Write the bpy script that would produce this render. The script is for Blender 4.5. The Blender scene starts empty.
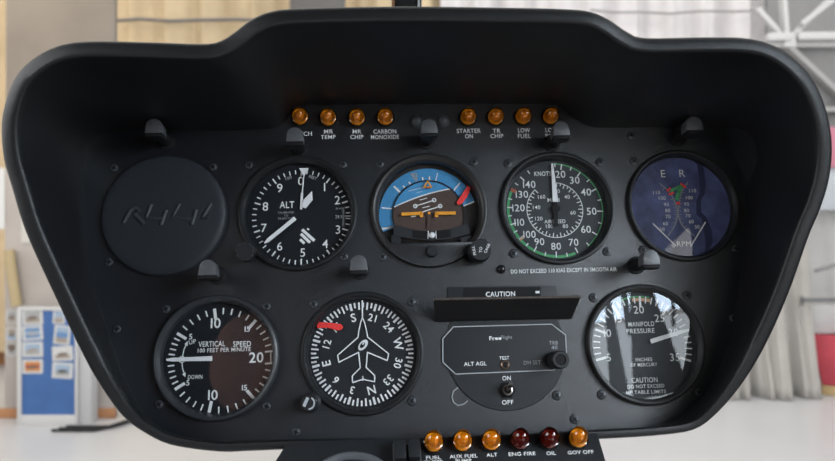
import bpy, bmesh, math, random
from mathutils import Vector, Matrix
random.seed(7)
SC = bpy.context.scene
COL = SC.collection
PI = math.pi
mm = 0.001

# ------------------------------------------------------------------ camera / panel pose
F = 700.0; CX, CY = 417.5, 230.5; CAMH = 1.7
PITCH, YAW, ROLL, Z0 = 0.21088635, 0.05135145, 0.0213992, 0.48165448
cp, sp = math.cos(PITCH), math.sin(PITCH); cw, sw = math.cos(YAW), math.sin(YAW); cr, sr = math.cos(ROLL), math.sin(ROLL)
B = Matrix(((cw, 0, sw), (0, 1, 0), (-sw, 0, cw))) @ Matrix(((1, 0, 0), (0, cp, sp), (0, -sp, cp))) @ Matrix(((cr, -sr, 0), (sr, cr, 0), (0, 0, 1)))
C3 = Matrix(((1, 0, 0), (0, 0, -1), (0, 1, 0)))
PANEL = Matrix.Translation((0, Z0, CAMH)) @ (C3 @ B).to_4x4()      # panel-local (right, up, towards pilot) -> world

def bp(px, py, w=0.0):
    """point of the panel frame seen at a photo position, at height w above the panel face"""
    d = Vector(((px - CX) / F, -(py - CY) / F, -1)); n = B.col[2]
    t = (w - n.z * Z0) / n.dot(d)
    return B.transposed() @ (d * t + Vector((0, 0, Z0)))

def bpp(px, py, o, n):
    """same, on the plane through o with normal n (panel frame)"""
    d = B.transposed() @ Vector(((px - CX) / F, -(py - CY) / F, -1))
    e = B.transposed() @ Vector((0, 0, Z0))
    t = (o - e).dot(n) / d.dot(n)
    return e + d * t

def wp(px, py, D):
    """world point at distance D in front of the camera"""
    return Vector(((px - CX) / F * D, D, CAMH - (py - CY) / F * D))

# ------------------------------------------------------------------ materials
def lin(c):
    c /= 255.0
    return c / 12.92 if c <= 0.04045 else ((c + 0.055) / 1.055) ** 2.4
def S(r, g, b): return (lin(r), lin(g), lin(b), 1)

def mat(name, col, rough=0.5, metal=0.0, spec=0.5, noise=0.0, nscale=400.0, bump=0.0, bscale=2500.0, coat=0.0):
    m = bpy.data.materials.new(name); m.use_nodes = True
    nt = m.node_tree; p = nt.nodes['Principled BSDF']
    p.inputs['Base Color'].default_value = col; p.inputs['Roughness'].default_value = rough
    p.inputs['Metallic'].default_value = metal; p.inputs['Specular IOR Level'].default_value = spec
    p.inputs['Coat Weight'].default_value = coat
    tc = nt.nodes.new('ShaderNodeTexCoord')
    n = nt.nodes.new('ShaderNodeTexNoise'); n.inputs['Scale'].default_value = nscale; n.inputs['Detail'].default_value = 4
    nt.links.new(tc.outputs['Object'], n.inputs['Vector'])
    mx = nt.nodes.new('ShaderNodeMix'); mx.data_type = 'RGBA'; mx.blend_type = 'MULTIPLY'
    mx.inputs['Factor'].default_value = noise
    mx.inputs[6].default_value = col
    cr_ = nt.nodes.new('ShaderNodeValToRGB'); cr_.color_ramp.elements[0].color = (.35, .35, .35, 1); cr_.color_ramp.elements[1].color = (1.6, 1.6, 1.6, 1)
    cr_.color_ramp.elements[0].position = .3; cr_.color_ramp.elements[1].position = .75
    nt.links.new(n.outputs['Fac'], cr_.inputs['Fac']); nt.links.new(cr_.outputs['Color'], mx.inputs[7])
    nt.links.new(mx.outputs[2], p.inputs['Base Color'])
    if bump:
        n2 = nt.nodes.new('ShaderNodeTexNoise'); n2.inputs['Scale'].default_value = bscale; n2.inputs['Detail'].default_value = 2
        nt.links.new(tc.outputs['Object'], n2.inputs['Vector'])
        b = nt.nodes.new('ShaderNodeBump'); b.inputs['Strength'].default_value = bump; b.inputs['Distance'].default_value = .0004
        nt.links.new(n2.outputs['Fac'], b.inputs['Height']); nt.links.new(b.outputs['Normal'], p.inputs['Normal'])
    return m

def glass_mat(name, ior=1.75, tint=(1, 1, 1, 1), rough=0.0):
    m = bpy.data.materials.new(name); m.use_nodes = True; nt = m.node_tree
    for n in list(nt.nodes): nt.nodes.remove(n)
    o = nt.nodes.new('ShaderNodeOutputMaterial'); t = nt.nodes.new('ShaderNodeBsdfTransparent'); g = nt.nodes.new('ShaderNodeBsdfGlossy')
    t.inputs['Color'].default_value = tint; g.inputs['Roughness'].default_value = rough
    lw = nt.nodes.new('ShaderNodeLayerWeight'); lw.inputs['Blend'].default_value = .5      # Schlick reflectance, the same from both faces of the pane
    pw = nt.nodes.new('ShaderNodeMath'); pw.operation = 'POWER'; pw.inputs[1].default_value = 5; nt.links.new(lw.outputs['Facing'], pw.inputs[0])
    f = nt.nodes.new('ShaderNodeMath'); f.operation = 'MULTIPLY_ADD'; r0 = ((ior - 1) / (ior + 1)) ** 2
    f.inputs[1].default_value = 1 - r0; f.inputs[2].default_value = r0; nt.links.new(pw.outputs[0], f.inputs[0])
    mx = nt.nodes.new('ShaderNodeMixShader')
    nt.links.new(f.outputs[0], mx.inputs[0]); nt.links.new(t.outputs[0], mx.inputs[1]); nt.links.new(g.outputs[0], mx.inputs[2])
    nt.links.new(mx.outputs[0], o.inputs[0])
    return m

def amber(name, col, rough=.06):
    m = mat(name, col, rough, noise=.15, nscale=900, coat=.6)
    p = m.node_tree.nodes['Principled BSDF']
    p.inputs['Transmission Weight'].default_value = .12
    p.inputs['Subsurface Weight'].default_value = .35
    p.inputs['Subsurface Radius'].default_value = (.004, .002, .0005)
    return m

PAINT = mat('panel_paint', (.0072, .0090, .0122, 1), .31, spec=.95, noise=.22, nscale=700, bump=.35, bscale=3500)
HOODM = mat('hood_plastic', (.0085, .0090, .0102, 1), .42, spec=.6, noise=.2, nscale=600, bump=.35, bscale=3000)
BEZEL = mat('bezel_black', (.014, .0145, .016, 1), .38, spec=.4, noise=.15)
DIAL = mat('dial_black', (.020, .022, .027, 1), .6, spec=.3, noise=.12, nscale=500)
DIALB = mat('dial_deep_black', (.008, .0105, .015, 1), .6, spec=.3, noise=.12, nscale=500)
WHITE = mat('print_white', (.90, .91, .91, 1), .6, noise=.06)
NEEDLE = mat('needle_white', (.93, .94, .95, 1), .5, noise=.05)
GREYP = mat('print_grey', (.42, .44, .46, 1), .6, noise=.08)
BLACK = mat('matte_black', (.009, .009, .010, 1), .6, spec=.25, noise=.1)
KNOBM = mat('knob_black', (.018, .019, .021, 1), .45, spec=.4, noise=.1)
POSTM = mat('post_light_grey', (.080, .083, .090, 1), .42, spec=.8, noise=.2, nscale=900, bump=.2)
SCREWM = mat('screw_black_oxide', (.075, .082, .09, 1), .4, metal=.3, noise=.3, nscale=1500)
METAL = mat('bare_metal', (.55, .50, .46, 1), .28, metal=1, noise=.2, nscale=900)
GREEN = mat('print_green', (.09, .42, .17, 1), .6, noise=.15)
RED = mat('print_red', (.97, .055, .05, 1), .55, noise=.08)
DRED = mat('print_dull_red', (.50, .14, .07, 1), .6, noise=.15)
ORANGE = mat('print_orange', (1.0, .42, .035, 1), .5, noise=.08)
TAN = mat('print_tan', (.72, .43, .25, 1), .6, noise=.1)
SKYB = mat('horizon_blue', (.075, .34, .66, 1), .5, noise=.12, nscale=300)
EARTH = mat('horizon_brown', (.085, .052, .041, 1), .6, noise=.2, nscale=300)

GLASS = glass_mat('instrument_glass', 1.82)
AMBER = glass_mat('amber_lens', 1.9, (1.0, .58, .06, 1), .03)
DARKRED = glass_mat('dark_red_lens', 1.9, (.36, .075, .035, 1), .03)
REFL = mat('lamp_reflector', (.92, .90, .85, 1), .5, noise=.1)
BULB = mat('lamp_bulb', (.78, .62, .46, 1), .3, noise=.2)

# ------------------------------------------------------------------ mesh builder
_TXT = {}
def text_mesh(s, bold):
    k = (s, bold)
    if k not in _TXT:
        cu = bpy.data.curves.new('t', 'FONT'); cu.body = s; cu.size = 1; cu.resolution_u = 3; cu.offset = bold
        cu.space_character = 1.06
        ob = bpy.data.objects.new('t', cu); COL.objects.link(ob)
        dg = bpy.context.evaluated_depsgraph_get(); dg.update()
        me = bpy.data.meshes.new_from_object(ob.evaluated_get(dg))
        vs = [tuple(v.co) for v in me.vertices]; fs = [tuple(p.vertices) for p in me.polygons]
        bpy.data.objects.remove(ob); bpy.data.curves.remove(cu); bpy.data.meshes.remove(me)
        x0, x1 = min(v[0] for v in vs), max(v[0] for v in vs)
        y0, y1 = min(v[1] for v in vs), max(v[1] for v in vs)
        _TXT[k] = ([((v[0] - (x0 + x1) / 2), (v[1] - (y0 + y1) / 2)) for v in vs], fs, x1 - x0, y1 - y0)
    return _TXT[k]

class MB:
    def __init__(self): self.v = []; self.f = []; self.mi = []; self.sm = []; self.mats = []; self.M = Matrix.Identity(4)
    def m(self, mt):
        if mt not in self.mats: self.mats.append(mt)
        return self.mats.index(mt)
    def raw(self, vs, fs, mt, smooth=False):
        b = len(self.v); i = self.m(mt)
        self.v += [self.M @ Vector(v) for v in vs]
        for f in fs: self.f.append([b + k for k in f]); self.mi.append(i); self.sm.append(smooth)
    def poly(self, pts, mt): self.raw([(p[0], p[1], p[2]) for p in pts], [list(range(len(pts)))], mt)
    def poly2(self, pts, z, mt):
        a = sum(pts[i][0] * pts[(i + 1) % len(pts)][1] - pts[(i + 1) % len(pts)][0] * pts[i][1] for i in range(len(pts)))
        if a < 0: pts = pts[::-1]
        self.raw([(p[0], p[1], z) for p in pts], [list(range(len(pts)))], mt)
    def stroke(self, pts, w, z, mt, closed=False):
        n = len(pts); idx = range(n if closed else n - 1)
        for i in idx:
            a = Vector(pts[i][:2]); b = Vector(pts[(i + 1) % n][:2]); d = (b - a)
            if d.length < 1e-9: continue
            d.normalize(); q = Vector((-d.y, d.x)) * w / 2; e = d * w * .3 if (n > 2) else d * 0
            self.poly2([a - q - e, b - q + e, b + q + e, a + q - e], z, mt)
    def taper(self, a, b, wa, wb, z, mt):
        a = Vector(a[:2]); b = Vector(b[:2]); d = (b - a).normalized(); q = Vector((-d.y, d.x))
        self.poly2([a - q * wa / 2, b - q * wb / 2, b + q * wb / 2, a + q * wa / 2], z, mt)
    def ring(self, r0, r1, z, mt, a0=0, a1=2 * PI, n=64, c=(0, 0)):
        vs = []; fs = []
        for i in range(n + 1):
            t = a0 + (a1 - a0) * i / n
            vs += [(c[0] + r0 * math.cos(t), c[1] + r0 * math.sin(t), z), (c[0] + r1 * math.cos(t), c[1] + r1 * math.sin(t), z)]
        for i in range(n):
            f = [2 * i, 2 * i + 1, 2 * i + 3, 2 * i + 2]
            fs.append(f if a1 > a0 else f[::-1])
        self.raw(vs, fs, mt)
    def disc(self, r, z, mt, c=(0, 0), n=64): self.raw([(c[0] + r * math.cos(2 * PI * i / n), c[1] + r * math.sin(2 * PI * i / n), z) for i in range(n)], [list(range(n))], mt)
    def lathe(self, prof, mt, n=64, c=(0, 0), smooth=True, cap0=False, cap1=False):
        vs = []; fs = []; k = len(prof)
        for i in range(n):
            t = 2 * PI * i / n
            for r, z in prof: vs.append((c[0] + r * math.cos(t), c[1] + r * math.sin(t), z))
        for i in range(n):
            j = (i + 1) % n
            for q in range(k - 1): fs.append([i * k + q, j * k + q, j * k + q + 1, i * k + q + 1])
        self.raw(vs, fs, mt, smooth)
        if cap0: self.raw([(c[0] + prof[0][0] * math.cos(-2 * PI * i / n), c[1] + prof[0][0] * math.sin(-2 * PI * i / n), prof[0][1]) for i in range(n)], [list(range(n))], mt)
        if cap1: self.raw([(c[0] + prof[-1][0] * math.cos(2 * PI * i / n), c[1] + prof[-1][0] * math.sin(2 * PI * i / n), prof[-1][1]) for i in range(n)], [list(range(n))], mt)
    def prism(self, pts, z0, z1, mt, bevel=0.0):
        """closed outline pts (x, y) extruded z0..z1, optional bevel"""
        a = sum(pts[i][0] * pts[(i + 1) % len(pts)][1] - pts[(i + 1) % len(pts)][0] * pts[i][1] for i in range(len(pts)))
        if a < 0: pts = pts[::-1]
        bm = bmesh.new(); lo = [bm.verts.new((p[0], p[1], z0)) for p in pts]; hi = [bm.verts.new((p[0], p[1], z1)) for p in pts]
        n = len(pts); bm.faces.new(hi); bm.faces.new(lo[::-1])
        for i in range(n): bm.faces.new([lo[i], lo[(i + 1) % n], hi[(i + 1) % n], hi[i]])
        if bevel: bmesh.ops.bevel(bm, geom=list(bm.edges), offset=bevel, segments=2, affect='EDGES', profile=.6)
        self.addbm(bm, mt, bool(bevel))
    def box(self, lo, hi, mt, bevel=0.0):
        self.prism([(lo[0], lo[1]), (hi[0], lo[1]), (hi[0], hi[1]), (lo[0], hi[1])], lo[2], hi[2], mt, bevel)
    def addbm(self, bm, mt, smooth=False):
        bm.verts.index_update()
        self.raw([tuple(v.co) for v in bm.verts], [[v.index for v in f.verts] for f in bm.faces], mt, smooth); bm.free()
    def beam(self, a, b, w, h, mt, bevel=0.0):
        """rectangular bar from a to b"""
        a = Vector(a); b = Vector(b); d = b - a; L = d.length
        q = d.to_track_quat('Z', 'Y').to_matrix().to_4x4(); old = self.M
        self.M = old @ Matrix.Translation(a) @ q; self.box((-w / 2, -h / 2, 0), (w / 2, h / 2, L), mt, bevel); self.M = old
    def tube(self, pts, r, mt, n=10):
        vs = []; fs = []; k = len(pts)
        for i, p in enumerate(pts):
            p = Vector(p); a = Vector(pts[max(0, i - 1)]); b = Vector(pts[min(k - 1, i + 1)]); d = (b - a).normalized()
            u = d.cross(Vector((0.13, 0.21, 1))).normalized(); v = d.cross(u)
            rr = r[i] if isinstance(r, (list, tuple)) else r
            for j in range(n): t = 2 * PI * j / n; vs.append(p + u * rr * math.cos(t) + v * rr * math.sin(t))
        for i in range(k - 1):
            for j in range(n): fs.append([i * n + j, i * n + (j + 1) % n, (i + 1) * n + (j + 1) % n, (i + 1) * n + j])
        fs.append(list(range(n))[::-1]); fs.append([(k - 1) * n + j for j in range(n)])
        self.raw(vs, fs, mt, True)
    def text(self, s, x, y, h, z, mt, w=None, rot=0.0, bold=0.012):
        """h = cap height; w = overall width"""
        vs, fs, tw, th = text_mesh(s, bold)
        cap = text_mesh('H', bold)[3]
        sy = h / cap; sx = (w / tw) if w else sy
        c, s_ = math.cos(rot), math.sin(rot)
        self.raw([(x + c * a * sx - s_ * b * sy, y + s_ * a * sx + c * b * sy, z) for a, b in vs], fs, mt)
    def build(self, name, parent=None):
        me = bpy.data.meshes.new(name); me.from_pydata([tuple(v) for v in self.v], [], self.f)
        for mt in self.mats: me.materials.append(mt)
        me.polygons.foreach_set('material_index', self.mi); me.polygons.foreach_set('use_smooth', self.sm)
        me.update()
        if any(self.sm): me.set_sharp_from_angle(angle=math.radians(38))
        o = bpy.data.objects.new(name, me); COL.objects.link(o)
        if parent: o.parent = parent
        return o

def tag(o, label, cat, group=None):
    o['label'] = label; o['category'] = cat
    if group: o['group'] = group
    return o
def thing(name, label, cat, M=None, group=None):
    o = bpy.data.objects.new(name, None); o.empty_display_size = .02; COL.objects.link(o)
    if M is not None: o.matrix_world = M
    return tag(o, label, cat, group)
def struct(o): o['kind'] = 'structure'; return o
def copy_tree(o, parent=None):
    c = o.copy(); COL.objects.link(c)
    if parent: c.parent = parent
    for ch in list(o.children): copy_tree(ch, c)
    return c
def at(u, v, w=0.0): return PANEL @ Matrix.Translation((u, v, w))

# ------------------------------------------------------------------ instrument panel: faceplate + hood
UC = {}
for k in range(5): UC['t%d' % k] = (-.17145688 + .08993286 * k, .01418784)
for k in range(4): UC['b%d' % k] = (-.13395979 + .09504349 * k, -.08182767)

OUT = [(4,128),(8,105),(18,80),(35,62),(60,48.5),(90,43.5),(150,44.3),(205,46),(222,43),(235,35),(250,23.5),(270,14.5),(300,11),(400,9),(500,10),(560,11.3),(588,14),(607,22),(625,34),(642,40),(700,39.3),(745,40.5),(775,50),(800,70),(815,92),(825,120),(829,150),(826,182),(817,212),(806,238),(785,297),(763,346),(740,384),(714,414),(691,430),(655,435.5),(600,439),(500,444),(400,448),(300,449),(251,450.8),(219,451.5),(175,445.5),(150,435),(124,416),(99,381),(82,350),(60,304),(29,236),(15,192),(6,160)]
PAN = [(84,190),(87,160),(100,139),(130,130),(215,129.5),(268,129),(281,125),(291,114),(301,106),(330,104.5),(420,104),(540,104),(560,107.5),(571,116),(583,124),(596,127.5),(640,127.5),(695,127.5),(726,137),(744,165),(747,200),(741,260),(733,320),(716,376),(690,408),(655,425),(600,431),(500,436),(400,438.5),(284,440),(230,441),(190,439),(162,429),(140,408),(122,376),(104,320),(88,260)]
def catmull(P, per=10):
    n = len(P); R = []
    for i in range(n):
        p0, p1, p2, p3 = [Vector(P[(i + j - 1) % n]) for j in range(4)]
        for k in range(per):
            t = k / per
            R.append(.5 * ((2 * p1) + (p2 - p0) * t + (2 * p0 - 5 * p1 + 4 * p2 - p3) * t * t + (3 * p1 - p0 - 3 * p2 + p3) * t ** 3))
    return R
POLC = Vector((417, 245))
def radial(P, N):
    pts = sorted(((math.atan2(q.y - POLC.y, q.x - POLC.x), (q - POLC).length) for q in catmull(P)))
    R = []
    for i in range(N):
        t = -PI + 2 * PI * (i + .5) / N
        for j in range(len(pts)):
            if pts[j][0] > t: break
        else: j = 0
        a0, r0 = pts[j - 1]; a1, r1 = pts[j]
        if a0 > a1: a0 -= 2 * PI
        s = (t - a0) / max(1e-9, a1 - a0); s = min(1, max(0, s))
        r = r0 + (r1 - r0) * s
        R.append(POLC + Vector((math.cos(t), math.sin(t))) * r)
    return R
NR = 300
rim_px = radial(OUT, NR); pan_px = radial(PAN, NR)
def wrim(v): return max(.016, min(.122, .030 + (v + .135) * .092 / .235))
def bprim(px, py):
    w = .08
    for _ in range(25): w = .5 * w + .5 * (wrim(bp(px, py, w).y) - .006)
    p = bp(px, py, w); p.z += .006; return p
rim = [bprim(q.x, q.y) for q in rim_px]
pan = [bp(q.x, q.y, 0) for q in pan_px]
# lip width: broad on the left and top, narrow on the right
inner = []
for i in range(NR):
    a, b = rim[max(0, i - 1) if i else NR - 1], rim[(i + 1) % NR]
    d = Vector((b.x - a.x, b.y - a.y)).normalized(); nrm = Vector((-d.y, d.x))
    q = Vector((rim[i].x, rim[i].y))
    cdir = Vector((0, -.03)) - q
    if nrm.dot(cdir) < 0: nrm = -nrm
    inner.append((q, nrm))
root = thing('instrument_panel', 'large black helicopter instrument panel with deep curved hood', 'instrument panel', PANEL)
def loop_mesh(loops, mt, name, parent, close_last=True):
    b = MB(); vs = []; fs = []
    for L in loops: vs += L
    for k in range(len(loops) - 1):
        for i in range(NR):
            j = (i + 1) % NR
            fs.append([k * NR + i, (k + 1) * NR + i, (k + 1) * NR + j, k * NR + j])
    b.raw(vs, fs, mt, True)
    if close_last: b.raw(loops[0], [list(range(NR))], mt)
    return b
loops = []
cen = Vector((0, -.03))
for sc_, w in ((.80, -.10), (.93, -.06), (.985, -.01)):
    loops.append([Vector((cen.x + (r.x - cen.x) * sc_, cen.y + (r.y - cen.y) * sc_, w)) for r in rim])
def off(i, d, dw): q, n = inner[i]; return Vector((q.x + n.x * d, q.y + n.y * d, rim[i].z + dw))
for d, dw in ((0, -.02), (-.0004, -.010), (0, -.0055), (.0007, -.0022), (.0018, -.0006), (.0036, 0), (.0062, .0002), (.0088, .0001), (.0097, -.0007), (.0101, -.0022), (.0104, -.006)):
    loops.append([off(i, d * min(1, rim[i].z / .05), dw) for i in range(NR)])
last = loops[-1]
for s in (.33, .66, .93, 1.0, 1.03):
    loops.append([last[i].lerp(Vector((pan[i].x, pan[i].y, -.0005)), s) for i in range(NR)])
hb = loop_mesh(loops, HOODM, 'hood', root)
hood = hb.build('hood', root)

# faceplate with circular cut-outs
HOLE = {k: .0375 for k in UC if k not in ('t0', 'b2')}
bm = bmesh.new(); eds = []
def loop_edges(pts):
    vs = [bm.verts.new(p) for p in pts]
    return [bm.edges.new((vs[i], vs[(i + 1) % len(vs)])) for i in range(len(vs))]
cx_ = sum(p.x for p in pan) / NR; cy_ = sum(p.y for p in pan) / NR
eds += loop_edges([Vector((cx_ + (p.x - cx_) * 1.012, cy_ + (p.y - cy_) * 1.012, 0)) for p in pan])
for k, r in HOLE.items(): eds += loop_edges([Vector((UC[k][0] + r * math.cos(2 * PI * i / 72), UC[k][1] + r * math.sin(2 * PI * i / 72), 0)) for i in range(72)])
bmesh.ops.triangle_fill(bm, use_beauty=True, use_dissolve=False, edges=eds)
for f in bm.faces:
    f.normal_update()
    if f.normal.z < 0: f.normal_flip()
g = bmesh.ops.extrude_face_region(bm, geom=list(bm.faces))
vv = [e for e in g['geom'] if isinstance(e, bmesh.types.BMVert)]
bmesh.ops.translate(bm, verts=vv, vec=(0, 0, -.002))
bmesh.ops.recalc_face_normals(bm, faces=list(bm.faces))
b = MB(); b.addbm(bm, PAINT); face = b.build('faceplate', root)

# panel lettering (printed on the faceplate)
b = MB(); z = .00025
def ptxt(s, px, py, hpx, wpx=None, bold=.014, rot=0):
    p = bp(px, py, z); sc = (bp(px, py - hpx / 2, z) - bp(px, py + hpx / 2, z)).length
    w = (bp(px + wpx / 2, py, z) - bp(px - wpx / 2, py, z)).length if wpx else None
    b.text(s, p.x, p.y, sc, z, WHITE, w, rot, bold)
for s, px, py, w in (('CLUTCH', 299.5, 133.8, 25), ('MR', 328.5, 131.5, 9), ('TEMP', 328.2, 137, 15), ('MR', 357, 131.5, 9), ('CHIP', 356.8, 137, 13), ('CARBON', 384.8, 131.5, 23), ('MONOXIDE', 385, 137, 28),
                     ('STARTER', 468.7, 130.8, 24), ('ON', 469, 136.2, 8), ('TR', 496.6, 130.8, 8), ('CHIP', 496.8, 136, 13), ('LOW', 524, 130.3, 12), ('FUEL', 524.3, 136, 13), ('LOW', 551.5, 130, 12), ('RPM', 551.5, 135.8, 12)):
    ptxt(s, px, py, 4.2, w)
ptxt('DO NOT EXCEED 110 KIAS EXCEPT IN SMOOTH AIR', 564, 270.3, 4.0, 106)
b.build('lettering', root)

# screws in the faceplate
def screw_mb(r):
    s = MB()
    s.lathe([(r * 1.22, 0), (r * 1.2, .0002), (r * 1.02, .0003), (r * 1.0, .0001)], BEZEL, 20)
    s.lathe([(r * 1.0, .0001), (r * .95, .0007), (r * .6, .0010), (r * .3, .0011)], SCREWM, 20, cap1=True)
    for a in (.5, .5 + PI / 2):
        c, q = math.cos(a), math.sin(a); L, w = r * .68, r * .17
        s.poly2([(c * L - q * w, q * L + c * w), (-c * L - q * w, -q * L + c * w), (-c * L + q * w, -q * L - c * w), (c * L + q * w, q * L - c * w)], .00125, BLACK)
    return s
SCREWS = [(114,168),(213,167),(109,262),(249,165),(343,164.5),(344,256.5),(380,164),(474,162),(382.6,256.7),(508,163.5),(600,162),(513.4,253.6),(607,251.6),(631.4,135.8),(634,161),(643,250),(735.4,248.3),
          (166,309),(266.7,306.4),(266.7,406.4),(159,404),(313.4,304),(411.5,301.5),(412,401),(556.8,395.4),(574.5,419),(593.4,297.7),(687,295.4),(601.6,394.6),(698.9,392),(117,329),(733,318),(296,432)]
proto = screw_mb(.0027).build('screw', root)
for i, (px, py) in enumerate(SCREWS):
    o = proto if i == 0 else proto.copy()
    if i: COL.objects.link(o)
    p = bp(px, py, .0004); o.location = (p.x, p.y, 0); o.rotation_euler = (0, 0, random.uniform(0, 1.6))

# ------------------------------------------------------------------ gauges
class G:
    def __init__(s, key, name, label, wd=-.005, cat='gauge', group='round instruments on the panel', centre=None):
        s.c = UC[key]; s.wd = wd; s.dc = Vector((0, 0)); s.z = wd + .0003
        if centre: s.dc = s.L(*centre)
        s.root = thing(name, label, cat, at(*s.c), group); s.mk = MB(); s.z = wd + .0003
    def L(s, px, py, w=None):
        p = bp(px, py, s.z if w is None else w); return Vector((p.x - s.c[0], p.y - s.c[1]))
    def A(s, px, py): p = s.L(px, py) - s.dc; return math.atan2(p.y, p.x)
    def sz(s, px, py, h): return (s.L(px, py - h / 2) - s.L(px, py + h / 2)).length
    def T(s, t, px, py, h, w=None, rot=0, mt=None, bold=.012):
        if t.isdigit() and h > 5: t = t.replace('1', 'I')
        p = s.L(px, py); ww = (s.L(px + w / 2, py) - s.L(px - w / 2, py)).length if w else None
        s.mk.text(t, p.x, p.y, s.sz(px, py, h), s.z, mt or WHITE, ww, rot, bold)
    def tick(s, a, r0, r1, w, mt=None): c, q = math.cos(a), math.sin(a); s.mk.stroke([(s.dc.x + c * r0, s.dc.y + q * r0), (s.dc.x + c * r1, s.dc.y + q * r1)], w, s.z, mt or WHITE)
    def P(s, pts, w, mt=None, closed=False, z=None, mb=None): (mb or s.mk).stroke([s.L(*p) for p in pts], w, s.z if z is None else z, mt or WHITE, closed)
    def bezel(s, mt=BEZEL, R=.0405, top=.0035, ri=.0362):
        b = MB(); b.lathe([(R, -.001), (R, top * .6), (R - .0006, top * .9), (R - .0016, top), (R - .0026, top * .93), (ri + .0004, top * .3), (ri, 0), (ri - .0003, s.wd)], mt, 96)
        b.lathe([(ri - .0003, s.wd), (ri + .001, s.wd - .004)], mt, 96)
        return b.build('bezel', s.root)
    def face(s, mt=DIAL, r=.0368): b = MB(); b.lathe([(r, s.wd - .02), (r, s.wd)], BLACK, 72, cap0=True); b.disc(r, s.wd, mt, n=96); return b.build('dial_face', s.root)
    def glass(s, w=.0002, r=.0361, mt=None): b = MB(); b.disc(r, w, mt or GLASS, n=96); return b.build('glass', s.root)
    def done(s, name='markings'):
        return s.mk.build(name, s.root)
    def pointer(s, polys, mt=NEEDLE, dz=.0015, name='pointer'):
        b = MB(); z = s.z + dz
        for pts in polys:
            q = [s.L(*p) if isinstance(p, tuple) and len(p) == 2 and abs(p[0]) > 1 else Vector(p) for p in pts]
            b.prism([(p.x, p.y) for p in q], z, z + .0005, mt)
        return b.build(name, s.root)
def bar(a, b, wa, wb):
    d = (b - a).normalized(); q = Vector((-d.y, d.x))
    return [a - q * wa / 2, b - q * wb / 2, b + q * wb / 2, a + q * wa / 2]

# --- blanking cover (upper left)
cv = thing('blanking_cover', 'round plain black cover embossed with slanted strokes, upper left of the panel', 'cover', at(*UC['t0']))
b = MB(); R = .0418
b.lathe([(R, -.0002), (R, .0020), (R - .0006, .0032), (R - .002, .0040), (R - .005, .0043), (.001, .0046)], mat('cover_vinyl', (.026, .029, .035, 1), .5, spec=.35, noise=.15, nscale=800, bump=.4, bscale=2500), 96, cap1=True)
b.build('cap', cv)
b = MB()
def cvp(x, y): p = bp(115 + x / 8.35, 190 + y / 8.35, .0045); return Vector((p.x - UC['t0'][0], p.y - UC['t0'][1], .0040))
cm = b.m
for pts in ([(70, 275), (130, 165), (170, 145), (205, 175), (165, 205), (245, 285)], [(305, 120), (262, 230), (400, 240)], [(430, 165), (385, 290)],
            [(540, 115), (482, 228), (655, 245)], [(680, 165), (640, 290)], [(805, 110), (730, 235), (775, 225)]):
    b.tube([cvp(*q) for q in pts], .0016, mat('emboss_vinyl', (.036, .041, .048, 1), .6, noise=.1), 8)
b.build('embossed_strokes', cv)

# --- altimeter
g = G('t1', 'altimeter', 'black altimeter marked ALT with striped flag and numbers 0 to 9', centre=(301.3, 216.6))
g.bezel(); g.face(DIALB)
for i in range(50):
    a = PI / 2 - i * 2 * PI / 50
    if i % 5 == 0: g.tick(a, .0296, .0338, .0011)
    else: g.tick(a, .0308, .0338, .0008)
for t, px, py in (('9', 279.7, 188), ('8', 265.4, 206.5), ('7', 263.9, 228), ('6', 279.7, 246.3), ('5', 302.7, 252.6), ('4', 325.2, 243.8), ('3', 338, 229.6), ('2', 337.4, 200), ('1', 324.6, 187), ('0', 300.8, 181)):
    g.T(t, px, py, 8.4, bold=.006)
g.T('ALT', 287, 204.7, 6.8, 14.6)
for t, px, py, w in (('CALIBRATED', 286, 212.5, 16), ('TO', 286, 215.6, 4), ('20,000 FEET', 286, 218.6, 16)): g.T(t, px, py, 1.9, w, mt=GREYP, bold=0)
g.T('100', 288.6, 178, 3, 6.6, rot=.35, mt=GREYP); g.T('FEET', 313, 177.6, 3, 8.6, rot=-.35, mt=GREYP)
g.P([(343.2, 207.5), (343.2, 226.5)], .0004, GREYP)
for i in range(10): g.P([(342, 208 + i * 2), (345 + (i % 5 == 0), 208 + i * 2)], .0003, GREYP)
g.T('29.9', 338.8, 216.8, 3.2, 7, mt=GREYP); g.T('IN HG', 339, 208.5, 1.8, 6, mt=GREYP, bold=0)
g.P([(344.5, 216), (352, 216)], .0006)
for pts, w in (([(302, 229.5), (314.5, 240.8)], .0021), ([(300.8, 233.8), (310, 242.6)], .0020), ([(299.9, 239.3), (304.5, 243.6)], .0019), ([(307.2, 228.4), (309, 230)], .0011)): g.P(pts, w, NEEDLE)
g.done()
g.pointer([[(299, 168.6), (309, 168.6), (304.2, 177)], bar(g.L(304.1, 176), g.L(302.3, 194), .0007, .0009), bar(g.L(302.3, 193), g.L(301.3, 209.8), .0017, .0015)], dz=.0008, name='ten_thousand_foot_pointer')
g.pointer([[(312.3, 191.7), (312.9, 200.7), (306, 209), (302.4, 208), (303.8, 200.5)]], dz=.0016, name='thousand_foot_pointer')
g.pointer([bar(g.L(295.8, 219), g.L(268.5, 241.2), .0027, .0026), bar(g.L(268.8, 241), g.L(264.8, 244.2), .0026, .0004)], dz=.0024, name='hundred_foot_pointer')
g.glass()
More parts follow.
